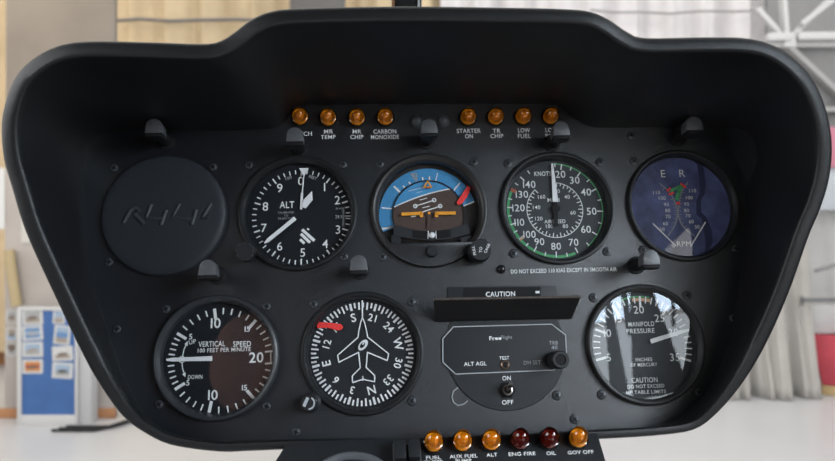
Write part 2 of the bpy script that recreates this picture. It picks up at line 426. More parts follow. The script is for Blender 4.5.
def fluted_knob(g, px, py, r, h, name='knob', mt=KNOBM, n=14):
    p = bp(px, py, h); c = (p.x - g.c[0], p.y - g.c[1]); b = MB()
    pts = []
    for i in range(n * 4):
        t = 2 * PI * i / (n * 4); rr = r * (1 + .045 * (1 if (i // 2) % 2 else -1)); pts.append((c[0] + rr * math.cos(t), c[1] + rr * math.sin(t)))
    b.prism(pts, .004, h - .0006, mt); b.lathe([(r * .92, h - .0008), (r * .88, h - .0001), (r * .6, h)], mt, 28, c=c, cap1=True)
    b.lathe([(r * .5, -.001), (r * .5, .0045)], BLACK, 20, c=c)
    return b.build(name, g.root), c
fluted_knob(g, 244.6, 251.3, .0060, .013)
b = MB(); p0 = bp(244.6, 251.3, .013)
for i in range(9):
    a = i * 2 * PI / 9 + .2; c_ = (p0.x - g.c[0], p0.y - g.c[1])
    b.stroke([(c_[0] + .0056 * math.cos(a + d), c_[1] + .0057 * math.sin(a + d)) for d in (-.17, 0, .17)], .0004, .0127, POSTM)
b.build('knob_edge_marks', g.root)

# --- attitude indicator
g = G('t2', 'attitude_indicator', 'attitude indicator with blue sky ring, orange wings and a red flag', wd=-.007)
g.bezel(mat('bezel_brown_black', (.020, .018, .0175, 1), .4, noise=.15), ri=.0352); g.face(mat('ground_ring_black', (.020, .015, .014, 1), .55, noise=.15), r=.0368)
ac = g.L(428.3, 215.8); ra, ri = .0345, .0247
aL = math.atan2(*(g.L(381.5, 232.5) - ac).yx); aR = math.atan2(*(g.L(474.5, 201.5) - ac).yx)
b = MB(); z = g.z
if aL < 0: aL += 2 * PI
b.ring(ri - .002, ra, z, SKYB, aR, aL, 64, ac)
def Z(x, y): return (375 + x / 6.95, 165 + y / 6.95)
for p, q, w in (((45, 298), (125, 305), .0011), ((130, 148), (180, 195), .0013), ((195, 145), (213, 165), .0011), ((235, 118), (250, 138), .0011), ((330, 85), (335, 115), .0011), ((378, 80), (378, 112), .0011), ((435, 55), (420, 120), .0006), ((590, 125), (545, 180), .0010), ((690, 255), (615, 285), .0010), ((45, 446), (128, 430), .0016)):
    b.stroke([g.L(*Z(*p)), g.L(*Z(*q))], w, z + .0002, WHITE)
for p, q in (((248, 62), (288, 112)), ((288, 60), (290, 112)), ((248, 62), (288, 60)), ((262, 64), (288, 90))): b.stroke([g.L(*Z(*p)), g.L(*Z(*q))], .0009, z + .0002, GREYP)
b.build('roll_ring', g.root)
b = MB(); z = g.z + .0006
b.ring(ri, ri + .0010, z + .0006, BEZEL, 0, 2 * PI, 72, ac)
# ball: spherical cap, sky above the tilted horizon
h0 = g.L(*Z(128, 296)); hm = g.L(*Z(330, 215)); h1 = g.L(*Z(520, 169))
b.disc(ri, z, EARTH, ac)
a0 = math.atan2(h0.y - ac.y, h0.x - ac.x); a1 = math.atan2(h1.y - ac.y, h1.x - ac.x)
if a0 < 0: a0 += 2 * PI
arc = [(ac.x + ri * math.cos(a1 + (a0 - a1) * i / 24), ac.y + ri * math.sin(a1 + (a0 - a1) * i / 24)) for i in range(25)]
bow = [Vector((h0.x, h0.y)) * (1 - t) ** 2 + 2 * t * (1 - t) * (hm * 2 - (h0 + h1) / 2) + h1 * t * t for t in [i / 12 for i in range(13)]]
b.poly2(arc + [(q.x, q.y) for q in bow[1:-1]], z + .0002, SKYB)
b.stroke([(q.x, q.y) for q in bow], .0009, z + .0004, WHITE)
for p, q, w in (((280, 288), (408, 248), .0008), ((318, 332), (455, 288), .0008), ((310, 246), (362, 232), .0006), ((328, 300), (380, 288), .0006), ((232, 184), (330, 160), .0004), ((285, 197), (330, 187), .0003), ((250, 362), (285, 356), .0007)):
    b.stroke([g.L(*Z(*p)), g.L(*Z(*q))], w, z + .0004, WHITE)
for x, y in ((280, 288), (410, 247), (452, 288)):
    c = g.L(*Z(x, y)); b.ring(.0008, .0016, z + .0005, WHITE, 0, 2 * PI, 16, c)
b.build('horizon_ball', g.root)
b = MB(); z = g.z + .0030
tri = [g.L(*Z(*q)) for q in ((364, 122), (338, 162), (392, 162))]; b.stroke(tri, .0010, z, ORANGE, True)
b.stroke([g.L(*Z(350, 164)), g.L(*Z(382, 164))], .0010, z, RED)
for pts in ([(190, 348), (322, 342), (322, 362)], [(552, 340), (425, 342), (425, 362)]):
    q = [g.L(*Z(*p)) for p in pts]; b.stroke(q, .0023, z, ORANGE)
b.disc(.0010, z, ORANGE, g.L(*Z(375, 340)), 12)
b.stroke([g.L(*Z(375, 362)), g.L(*Z(372, 440))], .0022, z - .001, EARTH)
b.build('aircraft_symbol', g.root)
b = MB(); b.prism([(p.x, p.y) for p in [g.L(*Z(*q)) for q in ((640, 150), (662, 165), (640, 225), (600, 278), (572, 282), (566, 262), (600, 215))]], g.z + .002, g.z + .0026, RED); b.build('warning_flag', g.root)
# inclinometer band and mask
def Y(x, y): return (375 + x / 6.42, 205 + y / 6.42)
b = MB(); MASK = mat('mask_grey_black', (.020, .022, .026, 1), .5, noise=.15)
top = [(118, 132), (245, 168), (350, 178), (470, 164), (592, 128)]; bot = [(606, 192), (480, 226), (350, 236), (240, 226), (118, 206)]
b.prism([tuple(g.L(*Y(*q))) for q in top + bot], g.z, g.z + .0045, MASK)
for pts in ([(103, 203), (168, 215), (165, 262), (105, 262)], [(545, 216), (612, 200), (612, 258), (552, 258)]): b.prism([tuple(g.L(*Y(*q))) for q in pts], g.z, g.z + .0040, MASK)
b.prism([tuple(g.L(*Y(*q))) for q in ((160, 226), (350, 240), (555, 222), (560, 300), (150, 300))], g.z - .002, g.z + .0012, BLACK)
b.build('mask_plate', g.root)
b = MB(); b.prism([tuple(g.L(*Y(*q))) for q in ((246, 172), (350, 181), (478, 166), (482, 214), (350, 227), (244, 216))], g.z + .004, g.z + .0052, BLACK)
for p, q in (((339, 178), (337, 226)), ((386, 176), (390, 224))): b.stroke([g.L(*Y(*p)), g.L(*Y(*q))], .0006, g.z + .0055, WHITE)
b.build('inclinometer_tube', g.root)
b = MB(); c = g.L(*Y(363, 204)); r = .0023; b.lathe([(r * math.cos(t), g.z + .0052 + r * .7 * math.sin(t)) for t in [i * PI / 16 for i in range(8)]], NEEDLE, 20, c=c, cap1=True); b.build('slip_ball', g.root)
# lower cover plate: a circular segment with painted face
b = MB(); yc = g.L(*Y(350, 262)).y; R = .0398; a = math.asin(max(-1, yc / R))
pts = [(R * math.cos(t), R * math.sin(t)) for t in [PI - a + (2 * a + PI) * i / 40 for i in range(41)]]
b.prism(pts, -.001, .0042, PAINT, .0004); b.build('lower_plate', g.root)
b = MB(); p = bp(*Y(370, 295), .008); c = (p.x - g.c[0], p.y - g.c[1]); b.lathe([(.0040, .004), (.0040, .0075), (.0034, .0085)], KNOBM, 24, c=c, cap1=True); b.build('adjuster_knob', g.root)
gl = g.glass(w=.0002, r=.0352)
b = MB(); p = bp(480.8, 249.6, .017); c = Vector((p.x - g.c[0], p.y - g.c[1])); b.lathe([(.0035, -.001), (.0035, .005), (.0074, .005), (.0076, .0060), (.0074, .0158), (.0069, .0170)], KNOBM, 36, c=c, cap1=True); kn = b.build('cage_knob', g.root)
b = MB(); b.text('PULL', c.x - .0046, c.y - .0005, .0018, .0172, WHITE, .0062, 1.75); b.text('TO', c.x - .0001, c.y - .0001, .0019, .0172, WHITE, None, 1.45); b.text('CAGE', c.x + .0042, c.y + .0008, .0018, .0172, WHITE, .0068, 1.1); b.build('knob_lettering', kn)

# --- airspeed indicator
g = G('t3', 'airspeed_indicator', 'airspeed indicator marked KNOTS with a thin green arc', centre=(555.4, 209.8), wd=-.005)
g.bezel(); g.face(mat('dial_slate', (.036, .042, .050, 1), .6, noise=.12, nscale=500))
def ZA(x, y): return (490 + x / 3.543, 150 + y / 3.543)
maj = {20: (253, 55), 30: (320, 78), 40: (378, 137), 50: (400, 217), 60: (378, 300), 70: (310, 362), 80: (235, 380), 90: (157, 358), 100: (102, 317), 110: (72, 265), 120: (58, 203), 130: (75, 143), 140: (112, 100)}
ang = {k: g.A(*ZA(*p)) for k, p in maj.items()}
pos = {20: (249, 86), 30: (300, 107), 40: (340, 149), 50: (360, 217), 60: (340, 281), 70: (296, 327), 80: (234, 341), 90: (175, 325), 100: (140, 299), 110: (104, 256), 120: (101, 205), 130: (113, 157), 140: (139, 122)}
for k in maj:
    g.tick(ang[k], .0300, .0342, .0009 if k != 130 else .0014, DRED if k == 130 else WHITE)
    g.T(str(k), *ZA(*pos[k]), 6.9, bold=.004)
    if k + 10 in ang:
        d = (ang[k + 10] - ang[k]); d = d - 2 * PI if d > PI else d + 2 * PI if d < -PI else d
        g.tick(ang[k] + d / 2, .0315, .0342, .0008)
for x, y in ((230, 47), (132, 72), (90, 118)): g.tick(g.A(*ZA(x, y)), .0315, .0342, .0008)
def uw(a, ref): 
    while a > ref: a -= 2 * PI
    return a
# green arcs clockwise
a_s = g.A(*ZA(218, 46)); a_e = uw(ang[70] + .25, a_s)
z0 = g.z; g.z -= .0001
g.mk.ring(.0334, .0343, g.z, GREEN, a_e, a_s, 60, g.dc)
a2 = uw(ang[70] - .05, a_s); a3 = uw(ang[130] + .02, a_s) if uw(ang[130], a_s) < a2 else ang[130] - 2 * PI
g.mk.ring(.0326, .0345, g.z, GREEN, a3, a2, 60, g.dc); g.z = z0
g.tick(ang[130] - .03, .0305, .0345, .0017, DRED); g.tick(ang[100] + .02, .0300, .0340, .0019, TAN)
g.T('KNOTS', *ZA(187, 84), 4.4, 17)
ic = g.L(*ZA(230, 212)); ir = (g.L(*ZA(330, 212)) - ic).length
ia0, ia1 = math.radians(82), math.radians(-228)
g.mk.ring(ir - .0005, ir, g.z, WHITE, ia1, ia0, 80, ic)
n = 38
for i in range(n + 1):
    a = ia0 + (ia1 - ia0) * i / n; c, q = math.cos(a), math.sin(a); r0 = ir - (.0035 if i % 2 == 0 else .0022)
    g.mk.stroke([(ic.x + c * r0, ic.y + q * r0), (ic.x + c * ir, ic.y + q * ir)], .0006, g.z, WHITE)
for t, x, y in (('20', 238, 146), ('40', 273, 166), ('60', 294, 222), ('80', 267, 270), ('100', 211, 270), ('120', 173, 243), ('140', 165, 203), ('160', 183, 166)): g.T(t, *ZA(x, y), 3.7, bold=.004)
g.T('MPH', *ZA(225, 177), 4.0, 12); g.T('AIRSPEED', *ZA(230, 253), 3.7, 21, bold=.006)
g.done()
tip = g.L(*ZA(218, 51)); mid = g.L(*ZA(230, 186)); cc = g.L(*ZA(231, 210)); tl = g.L(*ZA(232, 272))
g.pointer([bar(tip, mid, .0014, .0040)], name='pointer')
g.pointer([bar(mid, tl, .0022, .0030)], mt=BLACK, dz=.0013, name='pointer_tail')
b = MB(); b.lathe([(.0028, g.z), (.0028, g.z + .0028)], BLACK, 24, c=cc, cap1=True); b.build('hub', g.root)
g.glass()

# --- tachometer
g = G('t4', 'dual_tachometer', 'dual tachometer marked E and R under bluish peeling film', wd=-.004)
g.bezel(ri=.0365); FB = mat('dial_blue_slate', (.100, .122, .285, 1), .55, noise=.8, nscale=70); g.face(mat('dial_navy', (.025, .032, .10, 1), .55, noise=.2), r=.0372)
def ZR(x, y): return (640 + x / 5.42, 170 + y / 5.42)
# protective film with a ragged gap
b = MB(); R = .0363; z = g.wd + .0002
lft = [(309, -30), (318, 20), (322, 60), (322, 130), (306, 165), (306, 240), (335, 262), (345, 330), (356, 380), (352, 440), (340, 500)]
rgt = [(345, -30), (352, 30), (356, 90), (352, 130), (330, 165), (332, 228), (362, 258), (390, 330), (395, 390), (378, 440), (365, 500)]
L1 = [g.L(*ZR(*q)) for q in lft]; R1 = [g.L(*ZR(*q)) for q in rgt]
def clip(p): return p if p.length < R else p.normalized() * R
L1 = [clip(p) for p in L1]; R1 = [clip(p) for p in R1]
def arcpts(a, b, n=40): return [(R * math.cos(a + (b - a) * i / n), R * math.sin(a + (b - a) * i / n)) for i in range(1, n)]
aT = math.atan2(L1[0].y, L1[0].x); aB = math.atan2(L1[-1].y, L1[-1].x)
b.poly2([tuple(p) for p in L1] + arcpts(aB, aT - 2 * PI), z, FB)
aT = math.atan2(R1[0].y, R1[0].x); aB = math.atan2(R1[-1].y, R1[-1].x)
b.poly2([tuple(p) for p in R1] + arcpts(aB, aT), z, FB)
b.build('protective_film', g.root)
g.z = g.wd + .0005
g.T('E', *ZR(125, 20), 7.2, bold=0, mt=WHITE); g.T('R', *ZR(228, 18), 7.2, bold=0, mt=WHITE)
def smooth(P, n=24):
    out = []; k = len(P)
    for i in range(k - 1):
        p0, p1, p2, p3 = [Vector(P[min(k - 1, max(0, i + j - 1))]) for j in range(4)]
        for q in range(n // (k - 1)):
            t = q / (n // (k - 1)); out.append(.5 * ((2 * p1) + (p2 - p0) * t + (2 * p0 - 5 * p1 + 4 * p2 - p3) * t * t + (3 * p1 - p0 - 3 * p2 + p3) * t ** 3))
    out.append(Vector(P[-1])); return out
for side, P in ((-1, [(106, 72), (165, 125), (192, 180), (203, 220), (200, 265), (182, 315), (152, 357)]), (1, [(258, 66), (225, 120), (212, 180), (206, 220), (212, 265), (240, 315), (294, 357)])):
    C_ = smooth(P, 48); g.P([ZR(*p) for p in C_], .0006, GREYP)
    for i in range(1, len(C_) - 1):
        d = (C_[i + 1] - C_[i - 1]).normalized(); nn = Vector((-d.y, d.x)); nn = nn if nn.x * side > 0 else -nn
        if i % 2 == 0: g.P([ZR(*C_[i]), ZR(*(C_[i] + nn * (16 if i % 4 == 0 else 9)))], .00045, GREYP)
for t, x, y in (('110', 90, 122), ('100', 120, 152), ('90', 143, 187), ('80', 150, 219), ('70', 152, 252), ('60', 138, 290), ('50', 120, 322), ('110', 285, 112), ('100', 267, 150), ('90', 252, 185), ('80', 252, 219), ('70', 260, 247), ('60', 278, 280), ('50', 310, 308)):
    g.T(t, *ZR(x, y), 3.5, bold=.002, mt=WHITE)
g.P([ZR(70, 290), ZR(195, 412)], .0009); g.P([ZR(355, 282), ZR(275, 414)], .0009)
g.T('RPM', *ZR(238, 400), 5.2, 14, bold=0, mt=WHITE); g.T('%', *ZR(180, 405), 4, 5, rot=-.7, bold=0, mt=WHITE)
g.z += .0003
g.P([ZR(168, 112), ZR(200, 98), ZR(222, 86)], .0022, GREEN); g.P([ZR(222, 86), ZR(210, 118), ZR(199, 158)], .0028, GREEN)
for p, q in (((145, 115), (168, 98)), ((155, 134), (182, 122)), ((218, 74), (248, 94)), ((196, 180), (218, 181))): g.P([ZR(*p), ZR(*q)], .0017, RED)
g.done()
g.glass(r=.0364)

# --- vertical speed indicator
g = G('b0', 'vertical_speed_indicator', 'vertical speed indicator with white needle pointing to zero at left', centre=(220.6, 359.8))
g.bezel(mat('bezel_satin', (.034, .036, .040, 1), .32, spec=.5, noise=.1), top=.0045); g.face(DIALB)
def ZV(x, y): return (140 + x / 2.881, 270 + y / 2.881)
vals = [(0, g.A(*ZV(78, 259))), (5, g.A(*ZV(113, 186))), (10, g.A(*ZV(215, 115))), (15, g.A(*ZV(333, 146))), (20, g.A(*ZV(388, 234)))]
vlo = [(0, g.A(*ZV(78, 259))), (5, g.A(*ZV(106, 341))), (10, g.A(*ZV(200, 405))), (15, g.A(*ZV(325, 367))), (20, g.A(*ZV(386, 268)))]
for V, sgn in ((vals, -1), (vlo, 1)):
    for i in range(4):
        a0, a1 = V[i][1], V[i + 1][1]
        while sgn * (a1 - a0) < 0: a1 += sgn * 2 * PI
        while sgn * (a1 - a0) > PI: a1 -= sgn * 2 * PI
        for k in range(1, 5): g.tick(a0 + (a1 - a0) * k / 5, .0300, .0342, .0010)
        if i < 3: g.tick(a1, .0268, .0342, .0020)
for x0, y0, x1, y1 in ((360, 236, 385, 233), (360, 270, 384, 268)): g.P([ZV(x0, y0), ZV(x1, y1)], .0012)
g.P([ZV(377, 236), ZV(377, 268)], .0007)
for t, x, y, h in (('10', 218, 153, 10), ('10', 210, 360, 10), ('20', 335, 252, 10.4), ('15', 309, 170, 5.6), ('15', 301, 339, 5.6), ('5', 146, 192, 5.6), ('5', 138, 325, 5.6)): g.T(t, *ZV(x, y), h, bold=.016 if h > 8 else .02)
g.T('UP', *ZV(151, 207), 4.2, rot=.2); g.T('DOWN', *ZV(159, 308), 4.2, 14.5)
g.T('VERTICAL', *ZV(207, 213), 5.4, 26.6); g.T('SPEED', *ZV(294, 213), 5.4, 18); g.T('100 FEET PER MINUTE', *ZV(243, 230), 4.2, 53)
g.P([ZV(123, 247), ZV(127, 228), ZV(134, 214)], .0007); g.mk.poly2([g.L(*ZV(*q)) for q in ((137, 204), (128, 214), (138, 219))], g.z, WHITE)
g.P([ZV(121, 268), ZV(123, 285), ZV(127, 297)], .0007); g.mk.poly2([g.L(*ZV(*q)) for q in ((131, 309), (121, 300), (132, 295))], g.z, WHITE)
c = g.L(*ZV(121, 258)); g.mk.ring(.0016, .0023, g.z, WHITE, 0, 2 * PI, 24, c)
g.done()
g.pointer([bar(g.L(*ZV(78, 259)), g.L(*ZV(95, 258.5)), .0012, .0024), bar(g.L(*ZV(95, 258.5)), g.L(*ZV(210, 255)), .0024, .0031)])
g.glass()

# --- heading indicator
g = G('b1', 'heading_indicator', 'heading indicator with white aircraft outline and compass letters', centre=(362.4, 353.5))
g.bezel(); g.face(DIAL)
def ZH(x, y): return (290 + x / 3.073, 270 + y / 3.073)
head = math.radians(193.3)
for i in range(72):
    h = math.radians(i * 5); a = PI / 2 - (h - head)
    g.tick(a, .0292 if i % 2 == 0 else .0306, .0342, .0012 if i % 6 else .0016)
for i in range(0, 360, 30):
    a = PI / 2 - (math.radians(i) - head); lab = {0: 'N', 90: 'E', 180: 'S', 270: 'W'}.get(i, str(i // 10))
    r = .0246; g.mk.text(lab, g.dc.x + r * math.cos(a), g.dc.y + r * math.sin(a), .0057 if lab.isalpha() else .0049, g.z, WHITE, None, a - PI / 2, .014)
g.done('compass_card')
b = MB(); z = g.z + .0008
pl = [(222, 148), (214, 165), (208, 190), (206, 207)]
left = [(362.5, 317.5), (360.6, 323), (358.9, 331), (358, 337.4), (337.7, 355.3), (338.9, 362.3), (358.6, 352.4), (360.3, 367.8), (352.3, 376), (352.6, 382.6), (363, 379.3)]
right = [(363, 379.3), (374.6, 381.8), (374.8, 375.6), (366.2, 367.4), (367.4, 352.3), (387.2, 360.6), (388.6, 353.8), (367.7, 337.2), (366.6, 331), (364.7, 323), (362.5, 317.5)]
g.P(left, .0008, NEEDLE, z=z, mb=b); g.P(right, .0008, NEEDLE, z=z, mb=b)
g.P([(362.3, 300.5), (362.5, 318)], .0010, NEEDLE, z=z, mb=b); g.P([(362.8, 376), (363, 381)], .0006, NEEDLE, z=z, mb=b)
b.build('aircraft_outline', g.root)
b = MB(); c = g.L(363, 345.2); b.M = Matrix.Translation((c.x, c.y, 0)) @ Matrix.Rotation(.85, 4, 'Z') @ Matrix.Diagonal((1, .58, 1, 1))
b.lathe([(.0042, z - .001), (.0042, z + .001), (.0036, z + .0014)], NEEDLE, 28, cap1=True); b.disc(.0022, z + .0016, BLACK, (-.0003, .0002), 20); b.disc(.0008, z + .0017, NEEDLE, (.0008, .0006), 12); b.build('centre_cap', g.root)
b = MB(); b.prism([(p.x, p.y) for p in [g.L(*q) for q in ((316.8, 326.4), (319.5, 322.2), (330, 323), (341, 324.2), (343.2, 327), (341.5, 330), (338, 330.6), (328, 327.9), (318, 328.3))]], z + .0002, z + .0008, RED); b.build('warning_flag', g.root)
for a in (45, 135, 225, 315):
    pass
g.glass(w=.0012)
p = bp(308.5, 403.2, .020); q = bp(313.5, 400.5, .002)
b = MB(); c = (p.x - g.c[0], p.y - g.c[1]); b.lathe([(.0065, -.0005), (.0065, .004), (.0055, .005), (.0046, .0055)], KNOBM, 32, c=c); b.lathe([(.0048, .0050), (.0050, .0060), (.0050, .0192), (.0046, .0200)], KNOBM, 32, c=c, cap1=True); kn = b.build('push_knob', g.root)
b = MB(); b.M = Matrix.Translation((c[0], c[1], 0)) @ Matrix.Rotation(-.45, 4, 'Z'); b.ring(.0031, .0041, .0202, GREYP, -1.1, 1.5, 16); b.box((-.0028, -.0030, .0199), (-.0008, .0030, .0206), GREYP); b.build('knob_marks', kn)

# --- radar altimeter
g = G('b2', 'radar_altimeter', 'radar altimeter with white octagon outline, toggle switch and knob', wd=.0002)
b = MB(); b.lathe([(.0405, -.001), (.0405, .0006), (.0401, .0009)], mat('radar_body_black', (.011, .012, .0145, 1), .40, noise=.2, nscale=700, bump=.3), 96, cap1=True); b.build('body', g.root)
g.z = .0015
def ZQ(x, y): return (435 + x / 4.85, 320 + y / 4.85)
octo = [(90, 33), (565, 20), (633, 72), (640, 200), (575, 243), (100, 262), (38, 205), (38, 90)]
b = MB(); b.prism([tuple(g.L(*ZQ(*q))) for q in octo], .0006, .0014, mat('radar_window_black', (.008, .009, .012, 1), .38, noise=.1)); b.build('display_plate', g.root)
g.P([ZQ(*q) for q in octo], .0007, GREYP, closed=True)
g.T('Free', *ZQ(292, 88), 3.9, 12, bold=.03); g.T('Flight', *ZQ(348, 86), 3.6, 11, mt=GREYP, bold=0); g.T('TEST', *ZQ(336, 184), 3.4, 10); g.T('ALT AGL', *ZQ(195, 212), 4.0, 22.6); g.T('DH SET', *ZQ(472, 206), 3.8, 17, mt=GREYP, bold=0)
g.T('TRB', *ZQ(575, 111), 3.7, 8.5, mt=GREYP, bold=0); g.T('40', *ZQ(579, 133), 3.7, 6, mt=GREYP, bold=0)
g.z = .0012; g.T('ON', *ZQ(347, 282), 4.4, 8.6); g.T('OFF', *ZQ(352, 399), 4.4, 11.6)
g.done('lettering')
def plac(px, py, h): p = bp(px, py, h); return (p.x - g.c[0], p.y - g.c[1])
b = MB(); c = plac(*ZQ(342, 217), .003); b.lathe([(.0030, .001), (.0030, .0026), (.0024, .0030), (.0018, .0026)], mat('button_ring_bronze', (.30, .21, .16, 1), .35, metal=.8, noise=.2), 24, c=c); b.lathe([(.0019, .0024), (.0010, .0027)], BLACK, 20, c=c, cap1=True); b.build('test_button', g.root)
b = MB(); c = plac(*ZQ(352, 340), .004); b.lathe([(.0056, .0005), (.0056, .0020), (.0044, .0032)], BLACK, 6, c=c, smooth=False, cap1=True); b.lathe([(.0033, .003), (.0033, .0050), (.0024, .0052), (.0020, .0045)], METAL, 24, c=c); sw = b.build('toggle_switch', g.root)
b = MB(); b.tube([(c[0], c[1], .0035), (c[0] + .0004, c[1] + .0018, .008), (c[0] + .0008, c[1] + .0036, .0125), (c[0] + .0009, c[1] + .0040, .0135)], [.0011, .0013, .0017, .0011], METAL, 12); b.build('lever', sw)
b = MB(); c = plac(*ZQ(611, 192), .016); b.lathe([(.0058, .001), (.0058, .0150), (.0052, .0160), (.0036, .0160), (.0034, .0152)], KNOBM, 36, c=c); b.disc(.0035, .0152, BLACK, c, 24); b.build('decision_height_knob', g.root)
b = MB(); b.tube([Vector((*plac(*ZQ(*q), .001), .0006)) for q in ((112, 328), (90, 345), (82, 372), (90, 400), (112, 415), (140, 408), (160, 392))], .0004, GREYP, 6); b.build('cutout_edge', g.root)

# --- manifold pressure gauge
g = G('b3', 'manifold_pressure_gauge', 'manifold pressure gauge with bright window reflection and white needle', centre=(642.8, 346.2))
g.bezel(mat('bezel_worn', (.028, .028, .029, 1), .4, spec=.45, noise=.3, nscale=900), top=.0045); g.face(mat('dial_slate_grey', (.034, .039, .045, 1), .6, noise=.12, nscale=500))
def ZM(x, y): return (570 + x / 3.073, 270 + y / 3.073)
am = {5: g.A(*ZM(92, 274)), 10: g.A(*ZM(86, 188)), 20: g.A(*ZM(208, 97)), 30: g.A(*ZM(360, 183)), 35: g.A(*ZM(357, 275))}
if am[5] < 0: am[5] += 2 * PI
if am[10] < 0: am[10] += 2 * PI
step = (am[5] - am[35]) / 30
for v in range(5, 36):
    a = am[5] - (v - 5) * step
    M_ = v % 5 == 0
    g.tick(a, .0265 if M_ else .0295, .0342, .0016 if M_ else .0009)
for t, x, y in (('5', 119, 269), ('10', 115, 194), ('20', 211, 122), ('25', 275, 148), ('30', 318, 192), ('35', 322, 268)): g.T(t, *ZM(x, y), 7.4, bold=0)
g.T('15', *ZM(148, 150), 7.4, bold=0)
for t, x, y, h, w in (('MANIFOLD', 219, 166, 4.6, 26), ('PRESSURE', 217, 187, 4.6, 28), ('INCHES', 227, 275, 3.5, 16.5), ('OF MERCURY', 227, 291, 3.5, 27), ('CAUTION', 229, 338, 5, 26), ('DO NOT EXCEED', 233, 357, 3.5, 37), ('MP TABLE LIMITS', 234, 375, 3.5, 40)):
    g.T(t, *ZM(x, y), h, w, bold=.004)
z0 = g.z; g.z -= .0001
aa = lambda x, y: g.A(*ZM(x, y))
g.mk.ring(.0334, .0345, g.z, GREEN, aa(245, 80), aa(155, 97), 24, g.dc); g.mk.ring(.0308, .0330, g.z, TAN, aa(246, 95), aa(190, 92), 20, g.dc); g.z = z0
g.done()
g.pointer([bar(g.L(*ZM(245, 220)), g.L(*ZM(340, 190)), .0031, .0024), bar(g.L(*ZM(340, 190)), g.L(*ZM(362, 184)), .0024, .0010)])
g.glass(w=.0005)

# ------------------------------------------------------------------ warning lamps
r = .0059
def lamp(name, label, M, mt, group):
    t = thing(name, label, 'warning light', M, group)
    b = MB(); b.lathe([(.0068, -.0003), (.0068, .0012), (.0062, .0017), (.0058, .0014)], BLACK, 32); b.build('mount_ring', t)
    b = MB(); b.lathe([(r * 1.02, .0010), (r * 1.03, .0040), (r * 1.01, .0048), (r * .92, .0051), (r * .90, .0064)] + [(r * .90 * math.cos(q), .0064 + .0062 * math.sin(q)) for q in [i * PI / 20 for i in range(1, 10)]], mt, 40, cap1=True); b.build('lens', t)
    b = MB(); b.lathe([(r * .55, .0012), (r * .80, .0030), (r * .92, .0036), (r * .86, .0050)], REFL, 32); b.disc(r * .9, .0013, REFL, n=32); b.build('reflector', t)
    b = MB(); b.lathe([(r * .50, .0014), (r * .52, .0060)] + [(r * .52 * math.cos(q), .0060 + .0034 * math.sin(q)) for q in [i * PI / 16 for i in range(1, 8)]], BULB, 24, cap1=True); b.build('bulb', t)
    return t
for px, py, txt in ((300.3, 117.8, 'CLUTCH, outermost at upper left'), (328.3, 118.8, 'MR TEMP'), (357, 118.8, 'MR CHIP'), (385.3, 118.4, 'CARBON MONOXIDE'), (467.7, 118.2, 'STARTER ON'), (495, 118.0, 'TR CHIP'), (522.6, 117.6, 'LOW FUEL'), (549.8, 117.4, 'LOW RPM, outermost at upper right')):
    p = bp(px, py, 0); lamp('warning_light', 'amber dome warning light above the words ' + txt, at(p.x, p.y), AMBER, 'amber warning lights along the top')
DOMEM = mat('plug_grey', (.07, .076, .085, 1), .45, noise=.15)
for px, py, lb in ((416.6, 122, 'small dark grey dome plug, left of the pair above the blue instrument'), (443.2, 121.5, 'small dark grey dome plug, right of the pair above the blue instrument')):
    p = bp(px, py, 0); t = thing('hole_plug', lb, 'plug', at(p.x, p.y), 'grey dome plugs')
    b = MB(); b.lathe([(.0046, -.0003), (.0046, .001)] + [(.0044 * math.cos(q), .001 + .004 * math.sin(q)) for q in [i * PI / 20 for i in range(1, 10)]], DOMEM, 28, cap1=True); b.build('dome', t)
p = bp(501.2, 269.3, 0); t = thing('push_stud', 'tiny black stud left of the DO NOT EXCEED line', 'stud', at(p.x, p.y)); b = MB(); b.lathe([(.003, -.0003)] + [(.003 * math.cos(q), .0006 + .0028 * math.sin(q)) for q in [i * PI / 20 for i in range(0, 10)]], mat('stud_gloss', (.02, .02, .022, 1), .15, noise=.1), 24, cap1=True); b.build('dome', t)

# ------------------------------------------------------------------ post lights
def post_light(px, py, label):
    p = bp(px, py, 0); t = thing('post_light', label, 'post light', at(p.x, p.y), 'small hooded post lights')
    b = MB(); b.lathe([(.0062, -.0003), (.0062, .0012), (.0043, .0016), (.0040, .018)], BLACK, 28, cap1=True); b.build('post', t)
    b = MB(); out = [(-.0058, -.0040), (.0058, -.0040), (.0052, .0010)] + [(.0052 * math.cos(a), .0010 + .0050 * math.sin(a)) for a in [i * PI / 14 for i in range(1, 14)]] + [(-.0052, .0010)]
    b.prism(out, .0185, .0285, POSTM, .0006); b.build('shade', t)
    b = MB(); b.box((-.0054, -.0062, .0182), (.0054, -.0038, .0282), BLACK, .0006); b.build('lens_slot', t)
    return t
for px, py, lb in ((166.5, 141.5, 'hooded post light above the embossed black cover'), (299.5, 149.5, 'hooded post light hiding the start of the word CLUTCH'), (426.5, 141.5, 'hooded post light between the two grey dome plugs'), (551.5, 143.5, 'hooded post light hiding the end of the LOW RPM caption'), (677.5, 138.5, 'hooded post light above the bluish dual tachometer'),
                   (217.5, 275.5, 'hooded post light at lower right of the embossed black cover'), (360, 271, 'hooded post light between altimeter and heading indicator'), (636, 265.5, 'hooded post light above the manifold pressure gauge')):
    post_light(px, py, lb)

